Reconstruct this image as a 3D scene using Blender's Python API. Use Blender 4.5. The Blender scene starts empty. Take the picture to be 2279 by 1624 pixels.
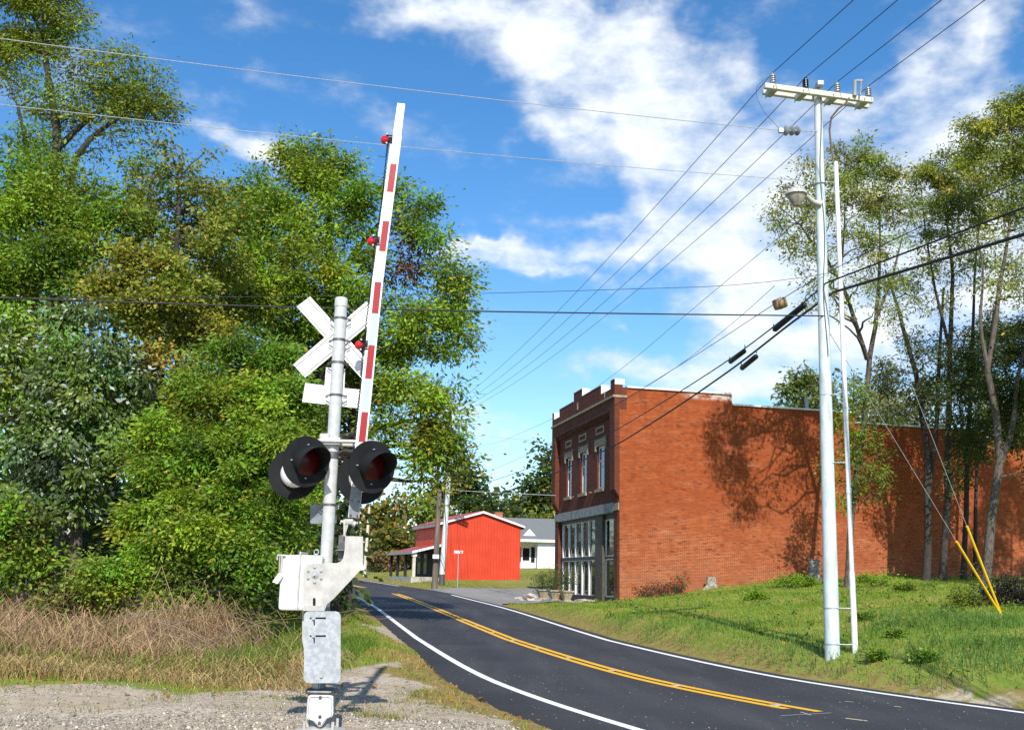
import bpy, math, random
import numpy as np
from mathutils import Vector, Matrix
rng = np.random.default_rng(7)
random.seed(7)
sc = bpy.context.scene
col = sc.collection
PI = math.pi

# ------------------------------------------------------------------ camera model
FPX = 2280.0; PITCH = math.atan(480 / 2280.0); ROLL = 0.022; EYE = 1.66
cp, sp, cr, sr = math.cos(PITCH), math.sin(PITCH), math.cos(ROLL), math.sin(ROLL)
FW = np.array([0, cp, sp]); R0 = np.array([1.0, 0, 0]); U0 = np.array([0, -sp, cp])
RT = cr * R0 + sr * U0; UP = -sr * R0 + cr * U0
ORG = np.array([0, 0, EYE])
def ray(px, py): return FW + (px - 1139.5) / FPX * RT + (812 - py) / FPX * UP
def W(px, py, Y):
    d = ray(px, py); return ORG + d * (Y / d[1])
def S(px, py, Y): return W(px / 1.55683, py / 1.55683, Y)
cam = bpy.data.cameras.new("camera"); camo = bpy.data.objects.new("camera", cam); col.objects.link(camo)
cam.sensor_fit = 'HORIZONTAL'; cam.sensor_width = 36.0; cam.lens = 36.0 * FPX / 2279.0
cam.clip_start = 0.1; cam.clip_end = 4000
M = Matrix(((RT[0], UP[0], -FW[0], 0), (RT[1], UP[1], -FW[1], 0), (RT[2], UP[2], -FW[2], EYE), (0, 0, 0, 1)))
camo.matrix_world = M
sc.camera = camo

# ------------------------------------------------------------------ colour / materials
def lin(c): return tuple((x / 12.92 if x <= .04045 else ((x + .055) / 1.055) ** 2.4) for x in c)
def rgb(r, g, b): return lin((r / 255, g / 255, b / 255))
class NT:
    def __init__(s, name):
        s.m = bpy.data.materials.new(name); s.m.use_nodes = True
        s.t = s.m.node_tree; s.t.nodes.clear()
        s.out = s.t.nodes.new('ShaderNodeOutputMaterial')
    def n(s, typ, **k):
        nd = s.t.nodes.new('ShaderNode' + typ)
        for a, v in k.items():
            if a.startswith('_'): setattr(nd, a[1:], v)
            else:
                key = a.replace('__', ' ')
                nd.inputs[int(key[1:]) if key[0] == 'i' and key[1:].isdigit() else key].default_value = v
        return nd
    def l(s, a, b): s.t.links.new(a, b)
    def math(s, op, a, b=None, c=None, clamp=False):
        nd = s.t.nodes.new('ShaderNodeMath'); nd.operation = op; nd.use_clamp = clamp
        for i, v in enumerate((a, b, c)):
            if v is None: continue
            if hasattr(v, 'is_linked'): s.l(v, nd.inputs[i])
            else: nd.inputs[i].default_value = v
        return nd.outputs[0]
    def mix(s, f, a, b, blend='MIX'):
        nd = s.t.nodes.new('ShaderNodeMix'); nd.data_type = 'RGBA'; nd.blend_type = blend
        for i, v in ((0, f), (6, a), (7, b)):
            if hasattr(v, 'is_linked'): s.l(v, nd.inputs[i])
            elif i == 0: nd.inputs[0].default_value = v
            else: nd.inputs[i].default_value = (*v[:3], 1)
        return nd.outputs[2]
    def ramp(s, f, lo, hi):
        nd = s.n('MapRange', _interpolation_type='SMOOTHSTEP'); s.l(f, nd.inputs[0])
        nd.inputs[1].default_value = lo; nd.inputs[2].default_value = hi
        return nd.outputs[0]
    def noise(s, vec, scale, detail=4, rough=.55):
        nd = s.n('TexNoise', Scale=scale, Detail=detail, Roughness=rough)
        if vec is not None: s.l(vec, nd.inputs['Vector'])
        return nd.outputs['Fac']
    def obj(s): return s.n('TexCoord').outputs['Object']
    def geo(s): return s.n('NewGeometry').outputs['Position']
    def principled(s, base, rough=.6, metal=0, spec=.5, bump=None, bstr=.3, bdist=.02):
        p = s.n('BsdfPrincipled')
        for key, v in (('Base Color', base), ('Roughness', rough), ('Metallic', metal), ('Specular IOR Level', spec)):
            if hasattr(v, 'is_linked'): s.l(v, p.inputs[key])
            elif key == 'Base Color': p.inputs[key].default_value = (*v[:3], 1)
            else: p.inputs[key].default_value = v
        if bump is not None:
            b = s.n('Bump', Strength=bstr, Distance=bdist); s.l(bump, b.inputs['Height']); s.l(b.outputs[0], p.inputs['Normal'])
        s.l(p.outputs[0], s.out.inputs[0]); return p
def pmat(name, c1, c2=None, scale=8, rough=.6, metal=0, bump=0, spec=.5, lo=.35, hi=.65, stretch=None):
    t = NT(name); v = t.geo()
    if stretch:
        mp = t.n('Mapping'); t.l(v, mp.inputs[0]); mp.inputs['Scale'].default_value = stretch; v = mp.outputs[0]
    f = t.noise(v, scale, 6)
    base = t.mix(t.ramp(f, lo, hi), c1, c2 or tuple(x * .8 for x in c1))
    t.principled(base, rough, metal, spec, f if bump else None, bump)
    return t.m

MAT = {}
MAT['white'] = pmat('white_paint', (.78, .78, .77), (.66, .66, .66), 6, .45)
MAT['mast'] = pmat('silver_paint', (.54, .55, .53), (.46, .47, .46), 14, .42, .08, .03)
MAT['galv'] = pmat('galvanized_steel', (.33, .35, .37), (.46, .48, .50), 22, .5, .25, .03, lo=.35, hi=.68)
MAT['cast'] = pmat('cast_aluminium', (.38, .365, .34), (.52, .50, .46), 7, .55, .15, .06, lo=.3, hi=.7)
MAT['greyplate'] = pmat('grey_steel_plate', (.15, .17, .185), (.21, .23, .245), 9, .5, .2)
MAT['lidwhite'] = pmat('worn_white_casting', (.66, .65, .63), (.50, .48, .45), 14, .55, 0, .08, lo=.45, hi=.75)
MAT['poleg'] = pmat('galvanized_pole', (.46, .525, .52), (.62, .68, .67), 12, .5, .04, .03, stretch=(1, 1, .22), lo=.3, hi=.7)
MAT['black'] = pmat('black_paint', (.009, .010, .011), (.015, .016, .017), 5, .75, spec=.2)
MAT['rubber'] = pmat('black_cable', (.008, .008, .009), (.013, .013, .014), 5, .6)
MAT['steel'] = pmat('dark_steel', (.10, .10, .105), (.17, .16, .16), 12, .5, .6)
MAT['rust'] = pmat('rusted_iron', (.10, .07, .055), (.16, .11, .08), 20, .7)
MAT['redsheet'] = pmat('red_reflective_sheet', (.34, .012, .015), (.30, .011, .013), 3, .35)
MAT['greysheet'] = pmat('grey_reflective_sheet', (.45, .50, .55), (.40, .45, .50), 3, .35)
MAT['wood'] = pmat('weathered_wood', (.20, .16, .12), (.10, .075, .055), 10, .85, stretch=(1, 1, .08))
MAT['paintwood'] = pmat('painted_crossarm', (.62, .62, .54), (.52, .50, .42), 9, .7)
MAT['bark'] = pmat('grey_bark', (.13, .105, .085), (.055, .045, .036), 18, .9, 0, .6, stretch=(1, 1, .25))
MAT['darkbark'] = pmat('dark_bark', (.055, .044, .036), (.028, .022, .018), 18, .9, 0, .6, stretch=(1, 1, .25))
MAT['porcelain'] = pmat('grey_porcelain', (.22, .24, .26), (.30, .32, .34), 3, .2)
MAT['brownglaze'] = pmat('brown_porcelain', (.018, .012, .014), None, 3, .2)
MAT['yellow'] = pmat('yellow_plastic', (.80, .50, .01), (.74, .45, .01), 4, .4)
MAT['stone'] = pmat('buff_stone', (.36, .305, .20), (.24, .20, .135), 5, .8, 0, .2)
MAT['whitestone'] = pmat('whitewashed_masonry', (.74, .73, .71), (.62, .60, .57), 4, .8, 0, .2)
MAT['concrete'] = pmat('old_concrete', (.44, .41, .35), (.30, .27, .23), 3, .9, 0, .3)
MAT['pot'] = pmat('pot_concrete', (.40, .345, .23), (.30, .25, .17), 12, .85, 0, .2)
MAT['lintel'] = pmat('rusty_grey_steel', (.27, .29, .30), (.16, .10, .07), 3.5, .7, .1, .1, lo=.45, hi=.75)
MAT['brownframe'] = pmat('brown_wood_frame', (.055, .040, .034), (.035, .026, .022), 6, .6)
MAT['dark'] = pmat('dark_interior', (.02, .018, .016), None, 2, .9)
MAT['floor'] = pmat('interior_floor', (.06, .05, .04), None, 2, .9)
MAT['greenmetal'] = pmat('green_sign_sheet', (.10, .42, .33), None, 2, .5)
MAT['shingle'] = pmat('grey_shingle', (.17, .18, .18), (.11, .12, .12), 14, .9, 0, .2)
MAT['redroof'] = pmat('red_metal_roof', (.42, .07, .035), (.36, .055, .03), 3, .5)
MAT['trim'] = pmat('white_trim', (.80, .80, .79), None, 2, .5)
MAT['soffit'] = pmat('grey_fascia', (.36, .35, .34), None, 2, .7)
MAT['chimbrick'] = pmat('chimney_brick', (.42, .15, .07), (.34, .11, .05), 6, .8)
MAT['rock'] = pmat('pale_rock', (.52, .47, .42), (.34, .30, .27), 4, .9, 0, .4)
MAT['rose'] = pmat('rose_petal', (.45, .012, .03), None, 4, .6)
MAT['post'] = pmat('post_paint', (.62, .56, .45), (.50, .44, .34), 3, .7)

def m_glass(name, tint=(.02, .022, .025), thru=.55):
    t = NT(name)
    tr = t.n('BsdfTransparent'); tr.inputs[0].default_value = (.45, .47, .48, 1)
    df = t.n('BsdfDiffuse'); df.inputs[0].default_value = (*tint, 1)
    gl = t.n('BsdfGlossy'); gl.inputs['Roughness'].default_value = .04; gl.inputs[0].default_value = (.9, .92, .95, 1)
    m1 = t.n('MixShader'); m1.inputs[0].default_value = thru; t.l(df.outputs[0], m1.inputs[1]); t.l(tr.outputs[0], m1.inputs[2])
    fr = t.n('LayerWeight', Blend=.32)
    k = t.math('MULTIPLY_ADD', fr.outputs['Fresnel'], .75, .08, clamp=True)
    m2 = t.n('MixShader'); t.l(k, m2.inputs[0]); t.l(m1.outputs[0], m2.inputs[1]); t.l(gl.outputs[0], m2.inputs[2])
    t.l(m2.outputs[0], t.out.inputs[0]); return t.m
MAT['glass'] = m_glass('window_glass')
MAT['shopglass'] = m_glass('shop_glass', (.03, .03, .03), .75)
t = NT('red_lens'); t.principled((.55, .008, .012), .12, 0, .6); MAT['lens'] = t.m
t = NT('dark_red_lens'); t.principled((.06, .004, .005), .3, 0, .3); MAT['dlens'] = t.m
t = NT('lamp_bowl'); t.principled(t.mix(t.ramp(t.noise(t.geo(), 9), .3, .7), (.36, .34, .28), (.24, .22, .18)), .25, 0, .5); MAT['bowl'] = t.m

def m_leaf():
    t = NT('leaf'); a = t.n('Attribute', _attribute_name='Col')
    d = t.n('BsdfPrincipled', Roughness=.55); d.inputs['Specular IOR Level'].default_value = .35
    tr = t.n('BsdfTranslucent'); mx = t.n('MixShader'); mx.inputs[0].default_value = .33
    t.l(a.outputs['Color'], d.inputs['Base Color'])
    t.l(t.mix(.5, a.outputs['Color'], (.26, .28, .012)), tr.inputs[0])
    t.l(d.outputs[0], mx.inputs[1]); t.l(tr.outputs[0], mx.inputs[2]); t.l(mx.outputs[0], t.out.inputs[0]); return t.m
MAT['leaf'] = m_leaf()
def m_blade():
    t = NT('grass_blade'); a = t.n('Attribute', _attribute_name='Col')
    d = t.n('BsdfDiffuse'); tr = t.n('BsdfTranslucent'); mx = t.n('MixShader'); mx.inputs[0].default_value = .3
    t.l(a.outputs['Color'], d.inputs[0]); t.l(a.outputs['Color'], tr.inputs[0])
    t.l(d.outputs[0], mx.inputs[1]); t.l(tr.outputs[0], mx.inputs[2]); t.l(mx.outputs[0], t.out.inputs[0]); return t.m
MAT['blade'] = m_blade()

def m_brick(name, c1, c2, cm, dark=(.10, .035, .02)):
    t = NT(name); o = t.obj(); s = t.n('SeparateXYZ'); t.l(o, s.inputs[0])
    xy = t.math('ADD', s.outputs[0], s.outputs[1]); cb = t.n('CombineXYZ'); t.l(xy, cb.inputs[0]); t.l(s.outputs[2], cb.inputs[1])
    b = t.n('TexBrick', Scale=1.0, Mortar__Size=.0075, Mortar__Smooth=.3, Bias=0.0, Brick__Width=.21, Row__Height=.0677)
    b.offset = .5; t.l(cb.outputs[0], b.inputs['Vector'])
    b.inputs['Color1'].default_value = (*c1, 1); b.inputs['Color2'].default_value = (*c2, 1); b.inputs['Mortar'].default_value = (*cm, 1)
    # how far the pale mortar still shows: clean at the bottom, smeared with brick dust higher up
    n1 = t.noise(o, .55, 5); n2 = t.noise(o, 2.2, 5)
    mp = t.n('Mapping'); t.l(o, mp.inputs[0]); mp.inputs['Scale'].default_value = (.6, .6, 3.5); n3 = t.noise(mp.outputs[0], 1.1, 6)
    hz = t.n('MapRange'); t.l(s.outputs[2], hz.inputs[0])
    hz.inputs[1].default_value = 1.0; hz.inputs[2].default_value = 5.2; hz.inputs[3].default_value = 1.0; hz.inputs[4].default_value = .12
    vis = t.math('ADD', hz.outputs[0], t.math('MULTIPLY', t.math('SUBTRACT', n3, .5), 2.2), clamp=True)
    nomort = t.math('MULTIPLY', b.outputs['Fac'], t.math('SUBTRACT', 1.0, vis, clamp=True))
    base = t.mix(nomort, b.outputs['Color'], tuple((x + y) / 2 for x, y in zip(c1, c2)))
    # every brick a little different, a few nearly black
    vo = t.n('TexVoronoi', _feature='F1', Scale=1.0, Randomness=.35); mv = t.n('Mapping'); t.l(cb.outputs[0], mv.inputs[0])
    mv.inputs['Scale'].default_value = (1 / .21, 1 / .0677, 1); t.l(mv.outputs[0], vo.inputs['Vector'])
    sv = t.n('SeparateColor'); t.l(vo.outputs['Color'], sv.inputs[0])
    base = t.mix(t.math('MULTIPLY', t.ramp(sv.outputs[0], .55, 1.0), .5), base, tuple(x * .62 for x in c1))
    base = t.mix(t.math('MULTIPLY', t.math('GREATER_THAN', sv.outputs[1], .972), .7), base, dark)
    base = t.mix(t.math('MULTIPLY', t.ramp(n1, .40, .68), .5), base, (c1[0] * .72, c1[1] * .70, c1[2] * .85))
    base = t.mix(t.math('MULTIPLY', t.ramp(n2, .5, .75), .4), base, tuple(x * .6 for x in c2))
    # pale streaks of lime along the courses
    base = t.mix(t.math('MULTIPLY', t.ramp(n3, .62, .8), .28), base, cm)
    # dark run-off streaks below the coping and soot near the ground
    ms = t.n('Mapping'); t.l(cb.outputs[0], ms.inputs[0]); ms.inputs['Scale'].default_value = (1.1, .10, 1); n7 = t.noise(ms.outputs[0], 1.6, 6, .65)
    up = t.ramp(s.outputs[2], 5.0, 9.8); base = t.mix(t.math('MULTIPLY', t.math('MULTIPLY', t.ramp(n7, .5, .72), up), .42), base, (c2[0] * .45, c2[1] * .5, c2[2] * .6))
    lowd = t.n('MapRange'); t.l(s.outputs[2], lowd.inputs[0]); lowd.inputs[1].default_value = 2.2; lowd.inputs[2].default_value = .2
    base = t.mix(t.math('MULTIPLY', t.math('MULTIPLY', lowd.outputs[0], t.ramp(n2, .4, .65)), .4), base, (.34, .20, .12))
    # whitewash left under the coping near the first step
    pk = t.math('MULTIPLY', t.ramp(s.outputs[2], 9.62, 9.8), t.math('MULTIPLY', t.ramp(s.outputs[0], 2.9, 4.2), t.math('LESS_THAN', s.outputs[0], 5.8)))
    pk = t.math('MULTIPLY', pk, t.ramp(t.noise(o, 3.5, 5), .38, .55))
    base = t.mix(t.math('MULTIPLY', pk, .75), base, (.62, .55, .50))
    h = t.math('ADD', b.outputs['Fac'], t.math('MULTIPLY', n2, -.6))
    t.principled(base, .85, 0, .25, h, .35, -.01); return t.m
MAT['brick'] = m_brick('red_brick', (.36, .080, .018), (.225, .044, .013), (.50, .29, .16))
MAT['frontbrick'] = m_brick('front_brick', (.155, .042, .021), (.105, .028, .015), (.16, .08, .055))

def m_redmetal():
    t = NT('red_ribbed_metal'); o = t.obj(); s = t.n('SeparateXYZ'); t.l(o, s.inputs[0])
    x = t.math('ADD', s.outputs[0], s.outputs[1])
    fr = t.math('FRACT', t.math('DIVIDE', x, .235)); rib = t.math('LESS_THAN', fr, .12)
    n = t.noise(o, .9, 5)
    base = t.mix(t.ramp(n, .35, .7), (.60, .060, .024), (.52, .048, .02)); base = t.mix(t.math('MULTIPLY', rib, .35), base, (.25, .02, .012))
    t.principled(base, .5, 0, .3, t.math('MULTIPLY', rib, -1.0), .5, .03); return t.m
MAT['redmetal'] = m_redmetal()
def m_siding():
    t = NT('white_siding'); o = t.obj(); s = t.n('SeparateXYZ'); t.l(o, s.inputs[0])
    fr = t.math('FRACT', t.math('DIVIDE', s.outputs[2], .18)); n = t.noise(o, 2, 4)
    t.principled(t.mix(t.math('MULTIPLY', t.math('LESS_THAN', fr, .1), .25), t.mix(n, (.78, .78, .79), (.72, .72, .73)), (.4, .4, .42)), .55, 0, .3, fr, .3, .02); return t.m
MAT['siding'] = m_siding()

def m_ground():
    t = NT('ground'); p = t.geo(); a = t.n('Attribute', _attribute_name='Col'); s = t.n('SeparateColor'); t.l(a.outputs['Color'], s.inputs[0])
    n1 = t.noise(p, .5, 6); n2 = t.noise(p, 4, 6); n3 = t.noise(p, 40, 5, .7); n4 = t.noise(p, 1.6, 6)
    green = t.mix(t.ramp(n1, .35, .65), (.16, .225, .032), (.25, .275, .055)); green = t.mix(t.math('MULTIPLY', t.ramp(n3, .5, .75), .6), green, (.075, .105, .02))
    dry = t.mix(t.ramp(n2, .35, .65), (.30, .215, .075), (.20, .16, .05)); dry = t.mix(t.math('MULTIPLY', t.ramp(n3, .5, .72), .5), dry, (.12, .075, .03))
    vo = t.n('TexVoronoi', Scale=26.0); t.l(p, vo.inputs['Vector']); sv = t.n('SeparateColor'); t.l(vo.outputs['Color'], sv.inputs[0])
    peb = t.mix(sv.outputs[0], (.29, .23, .165), (.57, .485, .38)); dirt = t.mix(t.ramp(n2, .3, .7), (.36, .285, .195), (.46, .38, .275))
    dirt = t.mix(t.math('MULTIPLY', t.ramp(n3, .45, .7), .45), dirt, (.23, .19, .14))
    mg = t.n('Mapping'); t.l(p, mg.inputs[0]); mg.inputs['Scale'].default_value = (.3, 1.0, 1); mg.inputs['Rotation'].default_value = (0, 0, .05); n5 = t.noise(mg.outputs[0], .75, 6)
    grav = t.mix(t.ramp(t.math('ADD', t.math('MULTIPLY', n5, .75), t.math('MULTIPLY', n3, .25)), .46, .56), dirt, peb)
    def edge(ch, k=.55): return t.ramp(t.math('ADD', ch, t.math('MULTIPLY', t.math('SUBTRACT', t.math('ADD', t.math('MULTIPLY', n2, .6), t.math('MULTIPLY', n4, .4)), .5), k * 2.4)), .38, .62)
    base = t.mix(edge(s.outputs[2]), green, dry); base = t.mix(edge(s.outputs[1], .45), base, grav)
    t.principled(base, .95, 0, .15, t.math('ADD', t.math('MULTIPLY', n3, .6), n2), .6, .04); return t.m
MAT['ground'] = m_ground()
def m_asphalt(name, c1, c2, specks=True, worn=.0):
    t = NT(name); p = t.geo(); n1 = t.noise(p, .35, 6); n2 = t.noise(p, 60, 4, .7); n4 = t.noise(p, 2.5, 6, .65)
    base = t.mix(t.ramp(n1, .3, .7), c1, c2); base = t.mix(t.math('MULTIPLY', t.ramp(n2, .45, .75), .5), base, tuple(x * 1.7 for x in c1))
    base = t.mix(t.math('MULTIPLY', t.ramp(n4, .55, .8), .25), base, tuple(x * 1.5 for x in c2))
    if specks:
        at = t.n('Attribute', _attribute_name='Col'); su = t.n('SeparateColor'); t.l(at.outputs['Color'], su.inputs[0])
        tr = t.math('MULTIPLY_ADD', t.math('COSINE', t.math('MULTIPLY', su.outputs[0], 8 * PI)), -.5, .5); ms = t.n('Mapping'); t.l(p, ms.inputs[0]); ms.inputs['Rotation'].default_value = (0, 0, -.5); ms.inputs['Scale'].default_value = (1.6, .12, 1); n6 = t.noise(ms.outputs[0], 1.0, 6, .6)
        base = t.mix(t.math('MULTIPLY', t.math('MULTIPLY', tr, t.ramp(n6, .3, .7)), .55), base, (.072, .071, .070)); base = t.mix(t.math('MULTIPLY', t.ramp(n6, .58, .75), .35), base, (.085, .082, .078))
        vo = t.n('TexVoronoi', Scale=5.5); t.l(p, vo.inputs['Vector']); sv = t.n('SeparateColor'); t.l(vo.outputs['Color'], sv.inputs[0])
        sp_ = t.math('MULTIPLY', t.math('LESS_THAN', vo.outputs['Distance'], .035), t.math('GREATER_THAN', sv.outputs[0], .72))
        base = t.mix(t.math('MULTIPLY', sp_, .6), base, (.30, .27, .23))
    t.principled(base, .8, 0, .3, n2, .35, .01); return t.m
MAT['asphalt'] = m_asphalt('fresh_asphalt', (.030, .030, .033), (.042, .042, .045))
MAT['oldasphalt'] = m_asphalt('worn_asphalt', (.20, .185, .165), (.26, .24, .215), False)
def m_paint(name, c, wear=(.42, .6)):
    t = NT(name); p = t.geo(); n = t.noise(p, 14, 6, .7); n2 = t.noise(p, 1.3, 4)
    t.principled(t.mix(t.math('MULTIPLY', t.ramp(n, *wear), .35), c, tuple(x * .6 for x in c)), .6, 0, .3); return t.m
MAT['wline'] = m_paint('white_road_paint', (.86, .86, .85)); MAT['yline'] = m_paint('yellow_road_paint', (.86, .45, .008))

# ------------------------------------------------------------------ mesh building
APART = set('pilaster stone_panel window_lintel window_sill end_block arm_bracket fascia band_clamp shutter bolt standoff_bracket wall_anchor hanger gable_trim rail rung parapet_cap hinge_bracket strap lamp_bracket slot arm_pivot door_latch porch_post corner_trim coping side_wall_'.split())
class MB:
    def __init__(s): s.v = []; s.f = []; s.sm = []; s.pc = []
    def add(s, vs, fs, smooth=False):
        o = len(s.v); s.pc.append([o, o + len(vs), len(s.f), len(s.f) + len(fs)]); s.v += [tuple(map(float, p)) for p in vs]; s.f += [tuple(i + o for i in f) for f in fs]; s.sm += [smooth] * len(fs); return s
    def box(s, c, size, mat=None):
        hx, hy, hz = (x / 2 for x in size); vs = [(x, y, z) for x in (-hx, hx) for y in (-hy, hy) for z in (-hz, hz)]
        vs = [np.array(v) if mat is None else np.array(mat @ Vector(v)) for v in vs]
        return s.add([v + np.array(c) for v in vs], [(0, 1, 3, 2), (4, 6, 7, 5), (0, 4, 5, 1), (2, 3, 7, 6), (0, 2, 6, 4), (1, 5, 7, 3)])
    def bx(s, x0, x1, y0, y1, z0, z1): return s.box(((x0 + x1) / 2, (y0 + y1) / 2, (z0 + z1) / 2), (x1 - x0, y1 - y0, z1 - z0))
    def bbox(s, c, size, b=.01, mat=None):   # box with bevelled edges
        bm_ = __import__('bmesh').new(); __import__('bmesh').ops.create_cube(bm_, size=1)
        for v in bm_.verts: v.co = Vector((v.co.x * size[0], v.co.y * size[1], v.co.z * size[2]))
        __import__('bmesh').ops.bevel(bm_, geom=list(bm_.edges), offset=b, segments=2, affect='EDGES', profile=.5)
        bm_.verts.index_update(); vs = [np.array((mat @ v.co) if mat else v.co) + np.array(c) for v in bm_.verts]; fs = [[v.index for v in f.verts] for f in bm_.faces]; bm_.free()
        return s.add(vs, fs)
    def tube(s, path, r, n=8, cap=True):
        P = np.array(path, float); k = len(P); r = np.full(k, r) if np.isscalar(r) else np.asarray(r, float)
        T = np.gradient(P, axis=0); T /= np.linalg.norm(T, axis=1)[:, None] + 1e-12
        ref = np.array([0, 0, 1.0]) if abs(T[0][2]) < .9 else np.array([1.0, 0, 0]); vs = []
        ang = np.arange(n) * 2 * PI / n
        for i in range(k):
            a = np.cross(T[i], ref); a /= np.linalg.norm(a) + 1e-12; b = np.cross(T[i], a); ref = np.cross(a, T[i]) if True else ref
            vs.append(P[i] + r[i] * (np.cos(ang)[:, None] * a + np.sin(ang)[:, None] * b))
        vs = np.concatenate(vs); fs = [(i * n + j, i * n + (j + 1) % n, (i + 1) * n + (j + 1) % n, (i + 1) * n + j) for i in range(k - 1) for j in range(n)]
        s.add(vs, fs, True)
        if cap: o = len(s.v) - len(vs); s.f += [tuple(o + j for j in range(n))[::-1], tuple(o + (k - 1) * n + j for j in range(n))]; s.sm += [False, False]; s.pc[-1][3] = len(s.f)
        return s
    def lathe(s, prof, c, axis=(0, 0, 1), n=20):   # prof: (r, h) along the axis from c
        A = np.array(axis, float); A /= np.linalg.norm(A); ref = np.array([0, 0, 1.0]) if abs(A[2]) < .9 else np.array([1.0, 0, 0])
        a = np.cross(A, ref); a /= np.linalg.norm(a); b = np.cross(A, a); vs = []
        for r, h in prof:
            for j in range(n): q = 2 * PI * j / n; vs.append(np.array(c) + A * h + r * (math.cos(q) * a + math.sin(q) * b))
        fs = [(i * n + j, (i + 1) * n + j, (i + 1) * n + (j + 1) % n, i * n + (j + 1) % n) for i in range(len(prof) - 1) for j in range(n)]
        fs += [tuple(range(n)), tuple((len(prof) - 1) * n + j for j in range(n))[::-1]]
        return s.add(vs, fs, True)
    def prism(s, poly, off):   # polygon of 3D points extruded by off
        k = len(poly); P = [np.array(p, float) for p in poly]; o = np.array(off, float)
        return s.add(P + [p + o for p in P], [tuple(range(k))[::-1], tuple(range(k, 2 * k))] + [(i, (i + 1) % k, k + (i + 1) % k, k + i) for i in range(k)])
    def build(s, name, mat, parent=None, local=False):
        if name in APART:
            g = s.groups()
            if len(g) > 1:
                for k in g: o = k.build1(name, mat, parent, local)
                return o
        return s.build1(name, mat, parent, local)
    def groups(s):      # primitives that touch stay together, the others become meshes of their own
        k = len(s.pc); lo = []; hi = []
        for v0, v1, f0, f1 in s.pc: a = np.array(s.v[v0:v1]); lo.append(a.min(0) - .006); hi.append(a.max(0) + .006)
        par = list(range(k))
        def find(i):
            while par[i] != i: i = par[i]
            return i
        for i in range(k):
            for j in range(i):
                if (lo[i] < hi[j]).all() and (lo[j] < hi[i]).all(): par[find(i)] = find(j)
        out = {}
        for i in range(k):
            v0, v1, f0, f1 = s.pc[i]; m = out.setdefault(find(i), MB()); o = len(m.v) - v0
            m.v += s.v[v0:v1]; m.f += [tuple(x + o for x in f) for f in s.f[f0:f1]]; m.sm += s.sm[f0:f1]
        return list(out.values())
    def build1(s, name, mat, parent=None, local=False):
        me = bpy.data.meshes.new(name); off = np.zeros(3) if (parent is None or local) else np.array(ROOTLOC.get(parent.name, (0, 0, 0)))
        me.from_pydata([tuple(np.array(v) - off) for v in s.v], [], s.f); me.polygons.foreach_set('use_smooth', s.sm); me.validate(); me.update()
        bm_ = __import__('bmesh').new(); bm_.from_mesh(me); __import__('bmesh').ops.recalc_face_normals(bm_, faces=bm_.faces); bm_.to_mesh(me); bm_.free()
        if any(s.sm): me.set_sharp_from_angle(angle=math.radians(42))
        o = bpy.data.objects.new(name, me); col.objects.link(o); me.materials.append(MAT[mat] if isinstance(mat, str) else mat)
        if parent is not None: o.parent = parent; ROOTLOC[o.name] = off
        return o
ROOTLOC = {}
def fastmesh(name, V, nside, mat, colr=None, parent=None, smooth=False, faces=None):
    V = np.asarray(V, np.float32).reshape(-1, 3)
    if parent is not None: V = V - np.array(ROOTLOC.get(parent.name, (0, 0, 0)), np.float32)
    F = np.arange(len(V), dtype=np.int32).reshape(-1, nside) if faces is None else np.asarray(faces, np.int32)
    me = bpy.data.meshes.new(name); me.vertices.add(len(V)); me.vertices.foreach_set('co', V.ravel())
    me.loops.add(F.size); me.loops.foreach_set('vertex_index', F.ravel()); me.polygons.add(len(F))
    me.polygons.foreach_set('loop_start', np.arange(len(F), dtype=np.int32) * F.shape[1])
    if smooth: me.polygons.foreach_set('use_smooth', np.ones(len(F), bool))
    if colr is not None:
        a = me.color_attributes.new('Col', 'FLOAT_COLOR', 'POINT'); c = np.ones((len(V), 4), np.float32); c[:, :3] = colr; a.data.foreach_set('color', c.ravel())
    me.update(calc_edges=True); me.materials.append(MAT[mat]); o = bpy.data.objects.new(name, me); col.objects.link(o)
    if parent is not None: o.parent = parent; ROOTLOC[o.name] = ROOTLOC.get(parent.name, (0, 0, 0))
    return o
def tag(o, label=None, cat=None, group=None, kind=None):
    if label: o['label'] = label
    if cat: o['category'] = cat
    if group: o['group'] = group
    if kind: o['kind'] = kind
    return o
def thing(name, label, cat, loc=(0, 0, 0), group=None, rz=0):
    o = bpy.data.objects.new(name, None); col.objects.link(o); o.location = tuple(map(float, loc)); o.rotation_euler = (0, 0, rz); o.empty_display_size = .2
    ROOTLOC[o.name] = tuple(map(float, loc)); return tag(o, label, cat, group)
# ------------------------------------------------------------------ road, terrain
gy = [0, 10, 15, 20, 30, 40, 50, 60, 75, 90, 120, 200]; gz = [-.2, -.18, -.11, -.08, .04, .30, .58, .85, 1.12, 1.42, 1.9, 2.6]
def groad(y): return np.interp(y, gy, gz)
def on_road(px, py):
    d = ray(px, py); tt = np.linspace(4, 300, 30000); P = ORG + tt[:, None] * d; k = np.argmax(P[:, 2] < groad(P[:, 1])); return P[k]
def smooth_path(P, step=.5, it=3):
    P = np.array(P)[:, :2]; d = np.r_[0, np.cumsum(np.linalg.norm(np.diff(P, axis=0), axis=1))]
    s = np.arange(0, d[-1], step); Q = np.c_[np.interp(s, d, P[:, 0]), np.interp(s, d, P[:, 1])]
    k = np.ones(13) / 13
    for _ in range(it):
        X = np.pad(Q, ((6, 6), (0, 0)), 'reflect', reflect_type='odd'); Q = np.c_[np.convolve(X[:, 0], k, 'valid'), np.convolve(X[:, 1], k, 'valid')]
    return Q
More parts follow.
